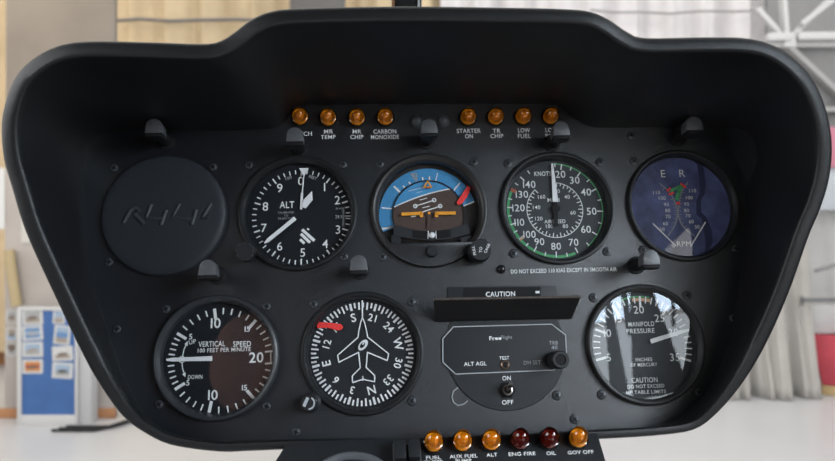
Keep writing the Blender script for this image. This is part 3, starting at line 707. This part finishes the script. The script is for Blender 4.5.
# ------------------------------------------------------------------ caution shade over the radar altimeter
SHM = mat('shade_black', (.020, .019, .019, 1), .5, noise=.3, nscale=400)
o0 = bp(435.5, 320, 0); o1 = bp(571, 317, 0)
cs = thing('glare_shade', 'black slanted metal shade above the octagon outline of the radar altimeter', 'shade', at((o0.x + o1.x) / 2, (o0.y + o1.y) / 2))
oc = Vector(((o0.x + o1.x) / 2, (o0.y + o1.y) / 2, 0))
fw = .030; f0 = bp(433.4, 298, fw); f1 = bp(580, 295.6, fw)
b = MB()
q = [o0 - oc, o1 - oc, f1 - oc, f0 - oc]; nn = (q[1] - q[0]).cross(q[3] - q[0]).normalized() * .0016
b.raw([*q, *[x + nn for x in q]], [[0, 1, 2, 3][::-1], [4, 5, 6, 7], [0, 1, 5, 4], [1, 2, 6, 5], [2, 3, 7, 6], [3, 0, 4, 7]], SHM); fp = b.build('flap', cs)
b = MB(); b.tube([f0 - oc + nn * .5, f1 - oc + nn * .5], .0009, mat('edge_highlight_brown', (.085, .068, .058, 1), .5, noise=.4, nscale=600), 8); b.build('edge_highlight', fp)  # thin brown tube paints the highlight along the flap's front edge
b = MB(); fl = [bp(*x, .0006) - oc for x in ((446, 319), (448, 287), (556, 285.5), (561, 317))]
b.prism([(x.x, x.y) for x in fl], 0, .0010, mat('flange_paint', (.020, .022, .026, 1), .5, noise=.2, nscale=700), .0003); b.build('flange', cs)
b = MB(); fl = [bp(*x, .0012) - oc for x in ((463, 299), (463.5, 288), (540.5, 286.8), (540.5, 299))]; b.prism([(x.x, x.y) for x in fl], .0009, .0013, BLACK)
x = bp(500.5, 294, .0015) - oc; b.text('CAUTION', x.x, x.y, .0034, .0015, WHITE, .0200, 0, .02)
x = bp(537.5, 292.4, .0015) - oc; b.box((x.x - .0014, x.y - .0006, .0013), (x.x + .0014, x.y + .0010, .0016), WHITE); b.build('caution_placard', cs)

# ------------------------------------------------------------------ lower console
co = bp(440, 441, .030)
ex = Vector((1, 0, 0)); tilt = math.radians(30)
cn = Vector((0, math.sin(tilt), math.cos(tilt))); ey = cn.cross(ex)
CM = PANEL @ Matrix(((ex.x, ey.x, cn.x, co.x), (ex.y, ey.y, cn.y, co.y), (ex.z, ey.z, cn.z, co.z), (0, 0, 0, 1)))
def cl(px, py, h=0.0):
    P_ = bpp(px, py, co + cn * h, cn) - co; return Vector((P_.dot(ex), P_.dot(ey)))
con = thing('centre_console', 'black sloping lower console below the main panel', 'console', CM)
CONM = mat('console_paint', (.014, .0155, .018, 1), .5, noise=.2, nscale=700, bump=.3)
A0, A1 = cl(287.5, 441), cl(597.5, 432.5); D0, D1 = cl(275, 461), cl(606, 461)
k = (-.22 - A0.y) / (D0.y - A0.y); E0 = A0 + (D0 - A0) * k; E1 = A1 + (D1 - A1) * ((-.22 - A1.y) / (D1.y - A1.y))
E0.x = max(E0.x, A0.x - .05); E1.x = min(E1.x, A1.x + .04)
D0 = A0 + (D0 - A0) * 3; D1 = A1 + (D1 - A1) * 3
b = MB(); b.prism([tuple(A0), tuple(A1), tuple(D1), (D1.x, -.22), (D0.x, -.22), tuple(D0)], -.03, 0, CONM, .0012); b.build('box', con)
b = MB(); ms = (A0 + A1) / 2; pc = CM @ Vector((ms.x, ms.y - .10, -.03))
b.box((pc.x - .09, pc.y - .07, .78), (pc.x + .09, pc.y + .05, pc.z), CONM, .006); pd = b.build('pedestal', con); pd.matrix_parent_inverse = CM.inverted()
b = MB()
def ctxt(s, px, py, hpx, wpx):
    p = cl(px, py); sc = (cl(px, py - hpx / 2) - cl(px, py + hpx / 2)).length; w = (cl(px + wpx / 2, py) - cl(px - wpx / 2, py)).length
    b.text(s, p.x, p.y, sc, .0003, WHITE, w, 0, .016)
for s, px, py, w in (('FUEL', 433.5, 457.8, 15), ('FILTER', 434, 462.4, 20), ('AUX FUEL', 463.5, 456.4, 28), ('PUMP', 463.5, 461, 16), ('ALT', 491.8, 455, 11), ('ENG FIRE', 522, 454, 27), ('OIL', 551, 453.4, 9.5), ('GOV OFF', 580.5, 452.4, 26)): ctxt(s, px, py, 3.6, w)
b.build('lettering', con)
for px, py, txt, mt in ((433.3, 444, 'FUEL FILTER', AMBER), (462.2, 443.2, 'AUX FUEL PUMP', AMBER), (490.9, 442.4, 'ALT', AMBER), (519.5, 441.6, 'ENG FIRE', DARKRED), (548.5, 440.8, 'OIL', DARKRED), (577.2, 440.0, 'GOV OFF', AMBER)):
    p = cl(px, py); lamp('warning_light', ('amber' if mt is AMBER else 'dark red') + ' dome warning light above the word' + ('s ' if ' ' in txt else ' ') + txt, CM @ Matrix.Translation((p.x, p.y, 0)), mt, 'warning lights on the lower console')
p = cl(351.5, 455); rr = .030; ci = thing('console_dial', 'top of a round black dial at the left of the lower console', 'gauge', CM @ Matrix.Translation((p.x, p.y - rr, 0)))
b = MB(); b.lathe([(rr + .0018, -.0003), (rr + .0012, .0022), (rr, .0028), (rr - .002, .0022), (rr - .003, .0008)], mat('bezel_grey', (.10, .105, .115, 1), .4, noise=.15), 72); b.build('bezel', ci)
b = MB(); b.disc(rr - .002, .0008, DIAL); b.build('dial_face', ci)
for px, py, lb in ((400, 455, 'black switch guard on the console, nearer the round dial'), (414, 454, 'black switch guard on the console, nearer the FUEL FILTER light')):
    p = cl(px, py); t = thing('switch_guard', lb, 'switch', CM @ Matrix.Translation((p.x, p.y, 0)), 'switch guards on the console')
    b = MB(); b.box((-.0035, -.006, -.0003), (.0035, .006, .009), KNOBM, .001); b.build('guard', t)
    b = MB(); b.box((-.0042, -.0072, .0), (.0042, .0072, .0014), POSTM, .0005); b.build('base_plate', t)

# ------------------------------------------------------------------ windscreen centre post
a = wp(407.5, 30, .78); a.z = .78; c = wp(407.5, -160, .72); c.x = a.x
ps = thing('windscreen_post', 'black windscreen centre post rising behind the hood', 'post', Matrix.Translation(a))
b = MB(); d = c - a; b.beam((0, 0, 0), d, .031, .02, mat('post_gloss_black', (.012, .012, .013, 1), .25, noise=.1), .003); b.build('upright', ps)
b = MB(); b.M = Matrix.Translation((-.0135, -.0112, 0)); b.beam((0, 0, 0), d, .0022, .0016, mat('post_copper_edge', (.45, .22, .12, 1), .3, metal=.6, noise=.2)); b.M = Matrix.Translation((.0125, -.0112, 0)); b.beam((0, 0, 0), d, .0018, .0016, GREYP); b.build('edge_strip', ps)

# ------------------------------------------------------------------ hangar
FLOORM = mat('hangar_floor_paint', (0.4324, 0.4342, 0.4412, 1), .32, spec=.4, noise=.10, nscale=.7)
CREAM = mat('cream_sheet', (0.5506, 0.4347, 0.2747, 1), .75, noise=.18, nscale=2.2)
PALE = mat('pale_sheet', (0.624, 0.607, 0.611, 1), .75, noise=.15, nscale=2.5)
GREYC = mat('grey_column_paint', (0.1757, 0.1511, 0.1278, 1), .6, noise=.2, nscale=2.0)
b = MB(); b.box((-14, -9, -.1), (14, 12, 0), FLOORM); struct(b.build('floor'))
DB = 8.6
b = MB(); b.box((-14, DB + .35, 0), (14, DB + .5, 7), mat('hangar_wall_paint', (0.314, 0.285, 0.245, 1), .8, noise=.15, nscale=1.5)); struct(b.build('wall_back'))
b = MB(); b.box((-14, DB + .28, 0), (14, DB + .35, .17), mat('skirting_orange', (0.353, 0.154, 0.057, 1), .6, noise=.2, nscale=4)); struct(b.build('baseboard_back'))
def sheet(x0, x1, z0, z1, y, amp, period, mt, seed, thick=.01):
    rnd = random.Random(seed); n = int((x1 - x0) / .03); vs = []; fs = []
    ph = [rnd.uniform(0, 6) for _ in range(4)]
    def yy(x): return y - amp * (math.sin(x * 2 * PI / period + ph[0]) + .5 * math.sin(x * 2 * PI / (period * .43) + ph[1]) + .5 * math.sin(x * 2 * PI / (period * 2.7) + ph[2]))
    for i in range(n + 1):
        x = x0 + (x1 - x0) * i / n
        vs += [(x, yy(x), z0), (x, yy(x), z1), (x, yy(x) + thick, z0), (x, yy(x) + thick, z1)]
    for i in range(n):
        k = 4 * i; fs += [[k, k + 4, k + 5, k + 1], [k + 2, k + 3, k + 7, k + 6], [k + 1, k + 5, k + 7, k + 3], [k, k + 2, k + 6, k + 4]]
    fs += [[0, 1, 3, 2], [4 * n, 4 * n + 2, 4 * n + 3, 4 * n + 1]]
    b = MB(); b.raw(vs, fs, mt, True); return b
tag(sheet(wp(-60, 0, DB).x, wp(440, 0, DB).x, .2, 6.3, DB, .06, .5, CREAM, 3).build('cream_curtain'), 'cream hanging sheet wall behind the left half of the hood', 'curtain')
tag(sheet(wp(440, 0, DB).x, wp(771, 0, DB).x, .2, 6.3, DB + .02, .085, .46, PALE, 5).build('pale_curtain'), 'pale grey hanging sheet wall behind the right half of the hood', 'curtain')
DCOL = 6.35
def grey_col(x0, x1, D, label, mt):
    a, c = wp(x0, 0, D), wp(x1, 0, D); t = thing('wide_column', label, 'column', Matrix.Translation(((a.x + c.x) / 2, D + .03, 0)), 'grey columns by the sheet wall')
    w = (c.x - a.x) / 2; b = MB(); b.box((-w, -.03, 0), (w, .03, 5.2), mt, .01); b.build('shaft', t)
    if x0 < 100:
        b = MB(); zc = wp(0, 168, D).z; b.box((-w - .0, -.04, .09), (w, -.029, zc), mat('column_cladding', (.345, .31, .285, 1), .6, noise=.2, nscale=2.0), .003); b.build('lower_cladding', t)
    b = MB(); b.box((-w - .12, -.05, 0), (w + .01, -.028, .09), mat('kick_strip_orange', (0.331, 0.154, 0.068, 1), .6, noise=.3, nscale=5), .004); b.build('kick_strip', t)
    return t
grey_col(5.5, 115, DCOL, 'broad grey column behind the upper left corner of the hood', GREYC)
grey_col(289.5, 345, DCOL + 1.5, 'narrow dark grey column just left of the windscreen post', mat('grey_column_dark', (0.088, 0.083, 0.080, 1), .6, noise=.2, nscale=2.0))
def rope(pts, D, r, label, name='rope_run', mt=None):  # rope tubes float before the sheets, their ends tied to nothing
    P3 = [wp(x, y, D) for x, y in pts]
    b = MB(); b.tube(P3, r, mt or mat('rope_grey', (0.171, 0.160, 0.154, 1), .8, noise=.2, nscale=40), 8); return tag(b.build(name), label, 'rope')
rope([(112, 21), (140, 19), (170, 21), (200, 20), (235, 19.5), (270, 21), (300, 20), (350, 19)], DB - .14, .022, 'grey rope running across the cream sheet wall')
rope([(590, 10), (615, 12.5), (640, 12), (670, 13.5), (700, 11), (735, 11.5), (768, 10)], DB - .24, .014, 'thin grey rope running across the pale sheet wall', mt=mat('rope_pale', (0.262, 0.257, 0.257, 1), .8, noise=.2, nscale=40))
# papers and strip on the left column
for x0, y0, x1, y1, lb, nm, mt in ((-6, 168, 4.5, 229, 'bright white sheet beside the far left edge, left of the hood', 'white_sheet', mat('paper_white', (0.541, 0.541, 0.530, 1), .7, noise=.05)),
                                  (21, 212, 31, 243, 'small white notice on the column close to the hood edge', 'paper_notice', mat('paper_offwhite', (0.456, 0.439, 0.399, 1), .7, noise=.05))):
    D_ = DCOL - .018; a, c = wp(x0, y1, D_), wp(x1, y0, D_); b = MB(); b.box((a.x, D_, a.z), (c.x, D_ + .005, c.z), mt); tag(b.build(nm), lb, 'notice')
b = MB(); b.tube([wp(9, 250, DCOL - .06), wp(12, 275, DCOL - .06), wp(16, 300, DCOL - .06), wp(17, 306, DCOL - .06)], .045, mat('hose_yellow', (.36, .28, .15, 1), .6, noise=.15), 10); tag(b.build('yellow_hose'), 'yellow hose hanging on the column above the photo board', 'hose')

# display board with photo prints
DBD = 6.12
bz = CAMH - (424 - CY) / F * DBD
x0, x1, xs = wp(17, 0, DBD).x, wp(77, 0, DBD).x, wp(91, 0, DBD).x
ztop = CAMH - (307 - CY) / F * DBD; zbot = 0.0
bd = thing('display_board', 'white framed blue display board standing on the floor at left', 'display board', Matrix.Translation((x0, DBD, 0)))
WF = mat('board_white', (0.456, 0.450, 0.445, 1), .5, noise=.06); BLUE = mat('board_blue', (0.031, 0.094, 0.262, 1), .6, noise=.15, nscale=6)
W_ = x1 - x0; H_ = ztop
b = MB(); fwid = .034
b.box((0, 0, 0), (fwid, .05, H_), WF, .004); b.box((W_ - fwid * .6, 0, 0), (W_, .05, H_), WF, .004); b.box((fwid, 0, H_ - .03), (W_ - fwid * .6, .05, H_), WF, .004); b.box((fwid, 0, 0), (W_ - fwid * .6, .05, .085), WF, .004); b.build('frame', bd)
b = MB(); b.box((fwid, .015, .085), (W_ - fwid * .6, .045, H_ - .03), BLUE); b.build('blue_panel', bd)
b = MB(); b.box((W_ + .002, .03, 0), (W_ + .11, .16, H_ - .01), mat('board_side_pale', (0.376, 0.376, 0.382, 1), .5, noise=.08), .004); b.build('side_panel', bd)
PRW = mat('print_border', (0.467, 0.467, 0.456, 1), .6, noise=.04)
def print_(x, y, w, h, cols, label, D, rot=0.0, cloud=None):
    c = wp(x, y, D); s = D / F; W2, H2 = w * s / 2, h * s / 2
    M = Matrix.Translation(c) @ Matrix.Rotation(rot, 4, 'Y') @ Matrix.Rotation(PI / 2, 4, 'X')
    b = MB(); b.box((-W2, -H2, -.003), (W2, H2, 0), PRW)
    m_ = .13 * w * s
    lo, hi = -H2 + m_ * .8, H2 - m_ * .8; k = len(cols)
    for i, cc in enumerate(cols):
        b.poly2([(-W2 + m_, lo + (hi - lo) * i / k), (W2 - m_, lo + (hi - lo) * i / k), (W2 - m_, lo + (hi - lo) * (i + 1) / k), (-W2 + m_, lo + (hi - lo) * (i + 1) / k)], .0006, cc)
    if cloud: b.poly2([(W2 * q[0], H2 * q[1]) for q in ((-.55, -.15), (-.2, -.35), (.45, -.25), (.6, .0), (.1, .12), (-.3, .1))], .0012, cloud)
    o = b.build('photo_print'); o.matrix_world = M; return tag(o, label, 'photo', 'photo prints pinned up at left')
pm = {k: mat('photo_' + k, c, .5, noise=.25, nscale=30) for k, c in dict(sky=(0.239, 0.314, 0.410, 1), tan=(0.257, 0.217, 0.182, 1), brown=(0.125, 0.091, 0.074, 1), grey=(0.285, 0.285, 0.285, 1), dark=(0.057, 0.057, 0.057, 1), blue=(0.091, 0.182, 0.342, 1), orange=(0.427, 0.171, 0.046, 1), red=(0.314, 0.057, 0.034, 1), white=(0.445, 0.445, 0.433, 1), green=(0.142, 0.171, 0.125, 1)).items()}
f_ = DBD - .0005 + .012
print_(32.5, 317, 20.5, 15.5, [pm['tan'], pm['grey'], pm['grey']], 'greyish photo at the top left of the blue board', f_, -.06, pm['brown'])
print_(32.5, 333, 20.5, 14.5, [pm['blue'], pm['sky'], pm['blue']], 'blue photo second from top in the left column of the board', f_, -.08, pm['grey'])
print_(32.5, 349.5, 20.5, 15, [pm['grey'], pm['sky'], pm['sky']], 'pale sky photo third from top in the left column of the board', f_, -.03, pm['tan'])
print_(32.5, 366.5, 20.5, 14, [pm['orange'], pm['red'], pm['orange']], 'orange and red photo at the bottom left of the board', f_, 0, pm['brown'])
print_(59, 317, 12, 14, [pm['tan'], pm['sky'], pm['sky']], 'photo at the top right of the blue board beside the hood', f_, .05, pm['grey'])
print_(62, 335, 16, 19, [pm['tan'], pm['blue'], pm['sky']], 'upright photo second from top in the right column of the board', f_, .1, pm['blue'])
print_(62.5, 353.5, 20.5, 14.5, [pm['tan'], pm['white'], pm['white']], 'whitish photo third from top in the right column of the board', f_, -.05, pm['brown'])
print_(62.5, 370.5, 20.5, 15.5, [pm['grey'], pm['sky'], pm['sky']], 'pale photo with a dark band at the bottom right of the board', f_, .06, pm['dark'])
e_ = DCOL - .016
for y, cl_, lb in ((316.5, [pm['tan'], pm['grey']], 'topmost'), (334.5, [pm['sky'], pm['tan']], 'middle'), (349.5, [pm['grey'], pm['brown']], 'lowest')):
    print_(11.5, y, 10.5, 12.5, cl_, lb + ' of three small photos left of the blue board', e_, 0, pm['brown'])
# cables on the floor
b = MB()
for k in range(3):
    b.tube([Vector((wp(58 + 5 * k, 0, 6.0).x + i * .06, 5.90 + .035 * k + (max(0, i - 6) ** 1.3) * .09, .016 + .006 * k + (.03 * (i - 8) if k == 1 and i > 8 else 0))) for i in range(13)], .013, BLACK, 8)
tag(b.build('cable_tangle'), 'black cables lying on the floor beside the blue board', 'cable')

# right: steel truss of the hangar door, with grey sheeting behind
DT = 7.3
TR = mat('truss_white', (0.456, 0.456, 0.456, 1), .45, noise=.05); DOORM = mat('door_sheet_grey', (0.194, 0.194, 0.197, 1), .6, noise=.12, nscale=3)
a, c = wp(766, -120, DB - .15), wp(960, 250, DB - .15)
b = MB(); b.box((a.x, DB - .18, 0), (c.x, DB - .12, a.z), DOORM); struct(b.build('door_1'))
def P_(x, y, D=DT): return wp(x, y, D)
tr = thing('roof_truss', 'white steel truss with bars meeting at a node, upper right', 'truss', Matrix.Translation(P_(790, 43)))
o_ = P_(790, 43)
def tbar(x0, y0, x1, y1, wpx, name='bar', dy=0):
    b = MB(); b.beam(P_(x0, y0) - o_ + Vector((0, dy, 0)), P_(x1, y1) - o_ + Vector((0, dy, 0)), wpx / F * DT, .05, TR, .006); return b.build(name, tr)
tbar(779.5, -40, 786, 42, 9); tbar(786, 42, 862, -32, 7.5, dy=.02); tbar(798, 26, 870, -30, 5.5, dy=-.06); tbar(788, 41, 758, 8, 7, dy=.03)
b = MB(); b.beam(P_(766, 38) - o_, P_(790, 37) - o_, 10 / F * DT, .08, TR, .01); b.beam(P_(796, 37) - o_, P_(920, 36) - o_, 10.5 / F * DT, .08, TR, .01); b.build('chord', tr)
b = MB(); b.box((-.07, -.03, -.05), (.05, .03, .09), TR, .01); b.build('gusset', tr)
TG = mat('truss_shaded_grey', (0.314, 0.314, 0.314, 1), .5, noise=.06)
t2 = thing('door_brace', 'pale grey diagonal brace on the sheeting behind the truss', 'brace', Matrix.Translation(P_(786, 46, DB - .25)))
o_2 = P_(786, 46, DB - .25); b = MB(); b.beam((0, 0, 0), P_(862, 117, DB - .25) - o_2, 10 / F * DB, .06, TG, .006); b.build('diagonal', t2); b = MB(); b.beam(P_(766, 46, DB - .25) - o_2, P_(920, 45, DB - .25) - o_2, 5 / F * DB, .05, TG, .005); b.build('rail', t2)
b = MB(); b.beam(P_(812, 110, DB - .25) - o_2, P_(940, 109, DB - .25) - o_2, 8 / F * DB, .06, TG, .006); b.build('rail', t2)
# banner, boxes, tarpaulin on the right
def slab(x0, y0, x1, y1, D, th, mt, name, label, cat, bev=.01, **k):
    a, c = wp(x0, y1, D), wp(x1, y0, D); b = MB(); b.box((a.x, D, a.z), (c.x, D + th, c.z), mt, bev); return tag(b.build(name), label, cat)
slab(824, 127, 900, 167, 7.9, .02, mat('banner_pink', (0.456, 0.165, 0.228, 1), .6, noise=.08), 'floating_banner', 'pink banner floating at the right edge beside the hood', 'banner', .003)  # free slab in the air
slab(818, 167.5, 905, 210, 7.95, .02, mat('banner_pale_blue', (0.399, 0.433, 0.467, 1), .6, noise=.12, nscale=4), 'floating_banner', 'pale bluish banner floating directly under the pink banner', 'banner', .003)  # second slab, likewise attached to nothing
def drape(px0, px1, D, ztop_px, bot_z, amp, period, mt, seed, name, label, lean=0.0):
    a, c = wp(px0, ztop_px, D), wp(px1, ztop_px, D); rnd = random.Random(seed); nx, nz = 70, 16; vs = []; fs = []
    ph = [rnd.uniform(0, 6) for _ in range(5)]
    for j in range(nz + 1):
        s = j / nz; zz = a.z + (bot_z - a.z) * s
        for i in range(nx + 1):
            x = a.x + (c.x - a.x) * i / nx; xx = x + lean * (s - s * s * .4)
            y = D - (amp * (.4 + .9 * s)) * (math.sin(x * 2 * PI / period + ph[0] + .8 * s) + .55 * math.sin(x * 2 * PI / (period * .47) + ph[1] - s) + .3 * math.sin(x * 2 * PI / (period * .21) + ph[2])) - .25 * s * s
            vs.append((xx, y, zz + (.03 * math.sin(x * 9 + ph[3]) if j == 0 else 0)))
    for j in range(nz):
        for i in range(nx): k = j * (nx + 1) + i; fs.append([k, k + nx + 1, k + nx + 2, k + 1])
    b = MB(); b.raw(vs, fs, mt, True)
    o = b.build(name); sm_ = o.modifiers.new('thickness', 'SOLIDIFY'); sm_.thickness = .012
    return tag(o, label, 'tarpaulin')
TARP = mat('tarp_offwhite', (0.342, 0.328, 0.308, 1), .7, noise=.14, nscale=3)
drape(690, 806, 7.3, 205, .01, .07, .42, TARP, 11, 'draped_tarpaulin', 'large off-white tarpaulin hanging to the floor right of the hood', .0)
drape(806, 915, 8.15, 208, .01, .03, .5, mat('tarp_white', (0.376, 0.376, 0.373, 1), .7, noise=.1, nscale=3), 12, 'white_dust_sheet', 'white dust sheet behind the red crate at the right edge')
cr = thing('red_crate', 'red cloth-sided crate on ochre blocks at the right edge', 'crate', Matrix.Translation((wp(808.5, 0, 7.3).x, 7.3, 0)) @ Matrix.Rotation(-.5, 4, 'Z'))
s_ = 7.3 / F; zt = CAMH - (335 - CY) * s_; zb = CAMH - (384 - CY) * s_
b = MB()
q = [(.0, zt), (.7, zt), (.7, zb), (.125, zb)]
b.M = Matrix.Rotation(PI / 2, 4, 'X'); b.prism(q, -.3, 0, mat('crate_red_cloth', (0.399, 0.043, 0.063, 1), .7, noise=.2, nscale=6), .02); b.build('cloth_side', cr)
OCH = mat('block_ochre', (0.376, 0.268, 0.125, 1), .7, noise=.2, nscale=8)
for x in (.12, .5):
    b = MB(); b.box((x, .0, 0), (x + .16, .28, zb), OCH, .01); b.build('support_block', cr)
rl = thing('metal_rail', 'grey horizontal metal bar above the red crate', 'rail', Matrix.Translation(wp(803, 300, 7.1)))
b = MB(); o_3 = wp(803, 300, 7.1); b.beam((0, 0, 0), wp(930, 299, 7.1) - o_3, 4.5 * s_, .04, mat('rail_steel', (0.142, 0.142, 0.148, 1), .4, metal=.5, noise=.2), .006); b.build('bar', rl)
b = MB(); b.beam((.0, .02, .035), (.0, .02, -.06), .03, .03, mat('rail_bracket', (0.171, 0.171, 0.171, 1), .4, metal=.5, noise=.2), .004); b.build('bracket', rl)
b = MB(); b.tube([wp(815, 271, 7.6), wp(828, 267, 7.6), wp(845, 262, 7.6), wp(880, 258, 7.6)], .02, mat('pole_grey', (0.188, 0.188, 0.194, 1), .5, noise=.15), 8); tag(b.build('thin_pole'), 'thin grey pole lying across the dust sheet above the metal bar', 'pole')  # slanted pole without any support, not a rail
slab(811, 306, 900, 334.4, 7.32, .14, mat('cloth_white', (0.422, 0.422, 0.419, 1), .7, noise=.1, nscale=5), 'white_bundle', 'white cloth bundle sitting on the red crate', 'bundle', .04)

# ------------------------------------------------------------------ cabin shell around the pilot (light comes in by the right door window)
CAB = mat('cabin_lining_dark', (.035, .034, .034, 1), .8, noise=.2, nscale=20)
b = MB(); b.box((-.70, -1.05, CAMH + .47), (.75, .45, CAMH + .50), CAB); struct(b.build('ceiling'))
b = MB(); b.box((-.70, -.95, .78), (-.66, .62, CAMH - .10), CAB); struct(b.build('wall_left'))
XE = .20
b = MB(); b.box((-.66, -.30, .78), (XE, -.24, CAMH + .47), CAB); struct(b.build('light_partition'))  # added partition close behind the camera: blocks light, keeps gauge reflections dark
b = MB(); b.box((-.70, -.95, .74), (.70, .85, .78), CAB); struct(b.build('floor'))
DX0, DX1 = .66, .70; sill = CAMH - .12; wy1 = .10
b = MB(); b.box((DX0, -.95, .78), (DX1, .62, sill), CAB); b.box((DX0, wy1, sill), (DX1, .62, CAMH + .47), CAB); b.box((XE, -.95, .78), (DX0, -.90, sill), CAB); struct(b.build('wall_right'))

NW = (C3 @ B).col[2].normalized()
def bounce(px, py, D):
    """where the glass of a gauge, seen at a photo position, mirrors a plane D behind the panel"""
    o = PANEL @ bp(px, py, .0004); d = (o - Vector((0, 0, CAMH))).normalized(); r = d - 2 * d.dot(NW) * NW
    t = (-D - o.y) / r.y
    return o + r * t
# unseen tan ellipsoid added to mirror as brown in the vertical speed glass
ctr = bounce(246, 358, .20); b = MB(); b.M = Matrix.Translation((ctr.x, -.235, ctr.z)) @ Matrix.Diagonal((.062, .045, .085, 1))
b.lathe([(math.cos(t), math.sin(t)) for t in [-PI / 2 + .02 + (PI - .04) * i / 24 for i in range(25)]], mat('reflection_tan', (.90, .46, .36, 1), .6, noise=.15, nscale=60), 40); struct(b.build('reflection_cushion_1'))
# door posts of the open right-hand door
b = MB()
for quad in (((630, 286), (650.5, 284), (690, 390), (634, 400)), ((604.5, 290), (609, 290), (629, 392), (611, 396)), ((620.5, 288), (626.5, 288), (633, 335), (628, 335)), ((672, 290), (674.8, 290), (675.2, 326), (672.4, 326))):
    q = [bounce(*p, .60) for p in quad]; k_ = Vector((0, -.005, 0))
    b.raw(q + [p + k_ for p in q], [[0, 1, 2, 3], [7, 6, 5, 4], [0, 4, 5, 1], [1, 5, 6, 2], [2, 6, 7, 3], [3, 7, 4, 0]], CAB)
struct(b.build('window_1'))

# ------------------------------------------------------------------ light
w = bpy.data.worlds.new('hangar_light'); SC.world = w; w.use_nodes = True
bg = w.node_tree.nodes['Background']; bg.inputs['Color'].default_value = (1, .985, .96, 1); bg.inputs['Strength'].default_value = 1.7
def area(name, loc, target, sx, sy, radiance, col):
    l = bpy.data.lights.new(name, 'AREA'); l.shape = 'RECTANGLE'; l.size = sx; l.size_y = sy; l.color = col
    l.energy = radiance * PI * sx * sy
    o = bpy.data.objects.new(name, l); COL.objects.link(o); o.location = loc
    o.rotation_euler = (Vector(target) - Vector(loc)).to_track_quat('-Z', 'Y').to_euler(); return o
def toward(az, el, dist):
    az, el = math.radians(az), math.radians(el)
    return Vector((math.sin(az) * math.cos(el) * dist, Z0 - math.cos(az) * math.cos(el) * dist, CAMH + math.sin(el) * dist))
def aimed_light(name, az0, az1, el0, el1, dist, rad, col):
    rz = math.radians(1)
    area(name, toward((az0 + az1) / 2, (el0 + el1) / 2, dist), (.1, Z0, CAMH), 2 * dist * math.tan((az1 - az0) / 2 * rz), 2 * dist * math.tan((el1 - el0) / 2 * rz), rad, col)
# daylight through the open hangar door behind and to the right: sky above, pale apron below
aimed_light('hangar_door_sky', 18.5, 56, 15.6, 18.7, 6.0, 12.0, (.64, .81, 1.0))
aimed_light('hangar_door_apron', 18.5, 54, 8.5, 15.2, 6.2, 2.7, (.72, .87, 1.0))
# added fill lights from left and right, to brighten the dial print
aimed_light('left_fill', -82, -42, 0, 40, 2.2, 2.6, (.88, .94, 1.0))
aimed_light('right_fill', 46, 84, 6, 46, 2.2, 18.0, (.78, .90, 1.0))
# added fill light from below, to lift the white markings
aimed_light('low_fill', -30, 34, -64, -26, 1.0, 1.2, (.95, .97, 1.0))
# hangar lamps
area('hangar_lamp_warm', (-4.2, 4.6, 5.2), (-3.2, 8.6, 2.6), 1.2, .5, 22.0, (1, .80, .52))
area('hangar_lamp_cool', (4.0, 3.8, 5.4), (3.4, 8.4, 1.2), 1.4, .6, 14.0, (1, .97, .94))

# ------------------------------------------------------------------ camera
cam = bpy.data.cameras.new('camera'); co_ = bpy.data.objects.new('camera', cam); COL.objects.link(co_)
co_.location = (0, 0, CAMH); co_.rotation_euler = (PI / 2, 0, 0)
cam.sensor_width = 36; cam.sensor_fit = 'HORIZONTAL'; cam.lens = F / 835 * 36; cam.clip_start = .01
cam.dof.use_dof = True; cam.dof.focus_distance = .49; cam.dof.aperture_fstop = 9.5
SC.camera = co_
vs_ = SC.view_settings; vs_.view_transform = 'Standard'; vs_.look = 'None'; vs_.gamma = 1; vs_.use_curve_mapping = False; vs_.exposure = 0
SC.cycles.use_denoising = True
SC.cycles.use_adaptive_sampling = False
SC.cycles.denoising_input_passes = 'RGB_ALBEDO'
SC.cycles.max_bounces = 8; SC.cycles.transparent_max_bounces = 12
SC.cycles.sample_clamp_indirect = 0
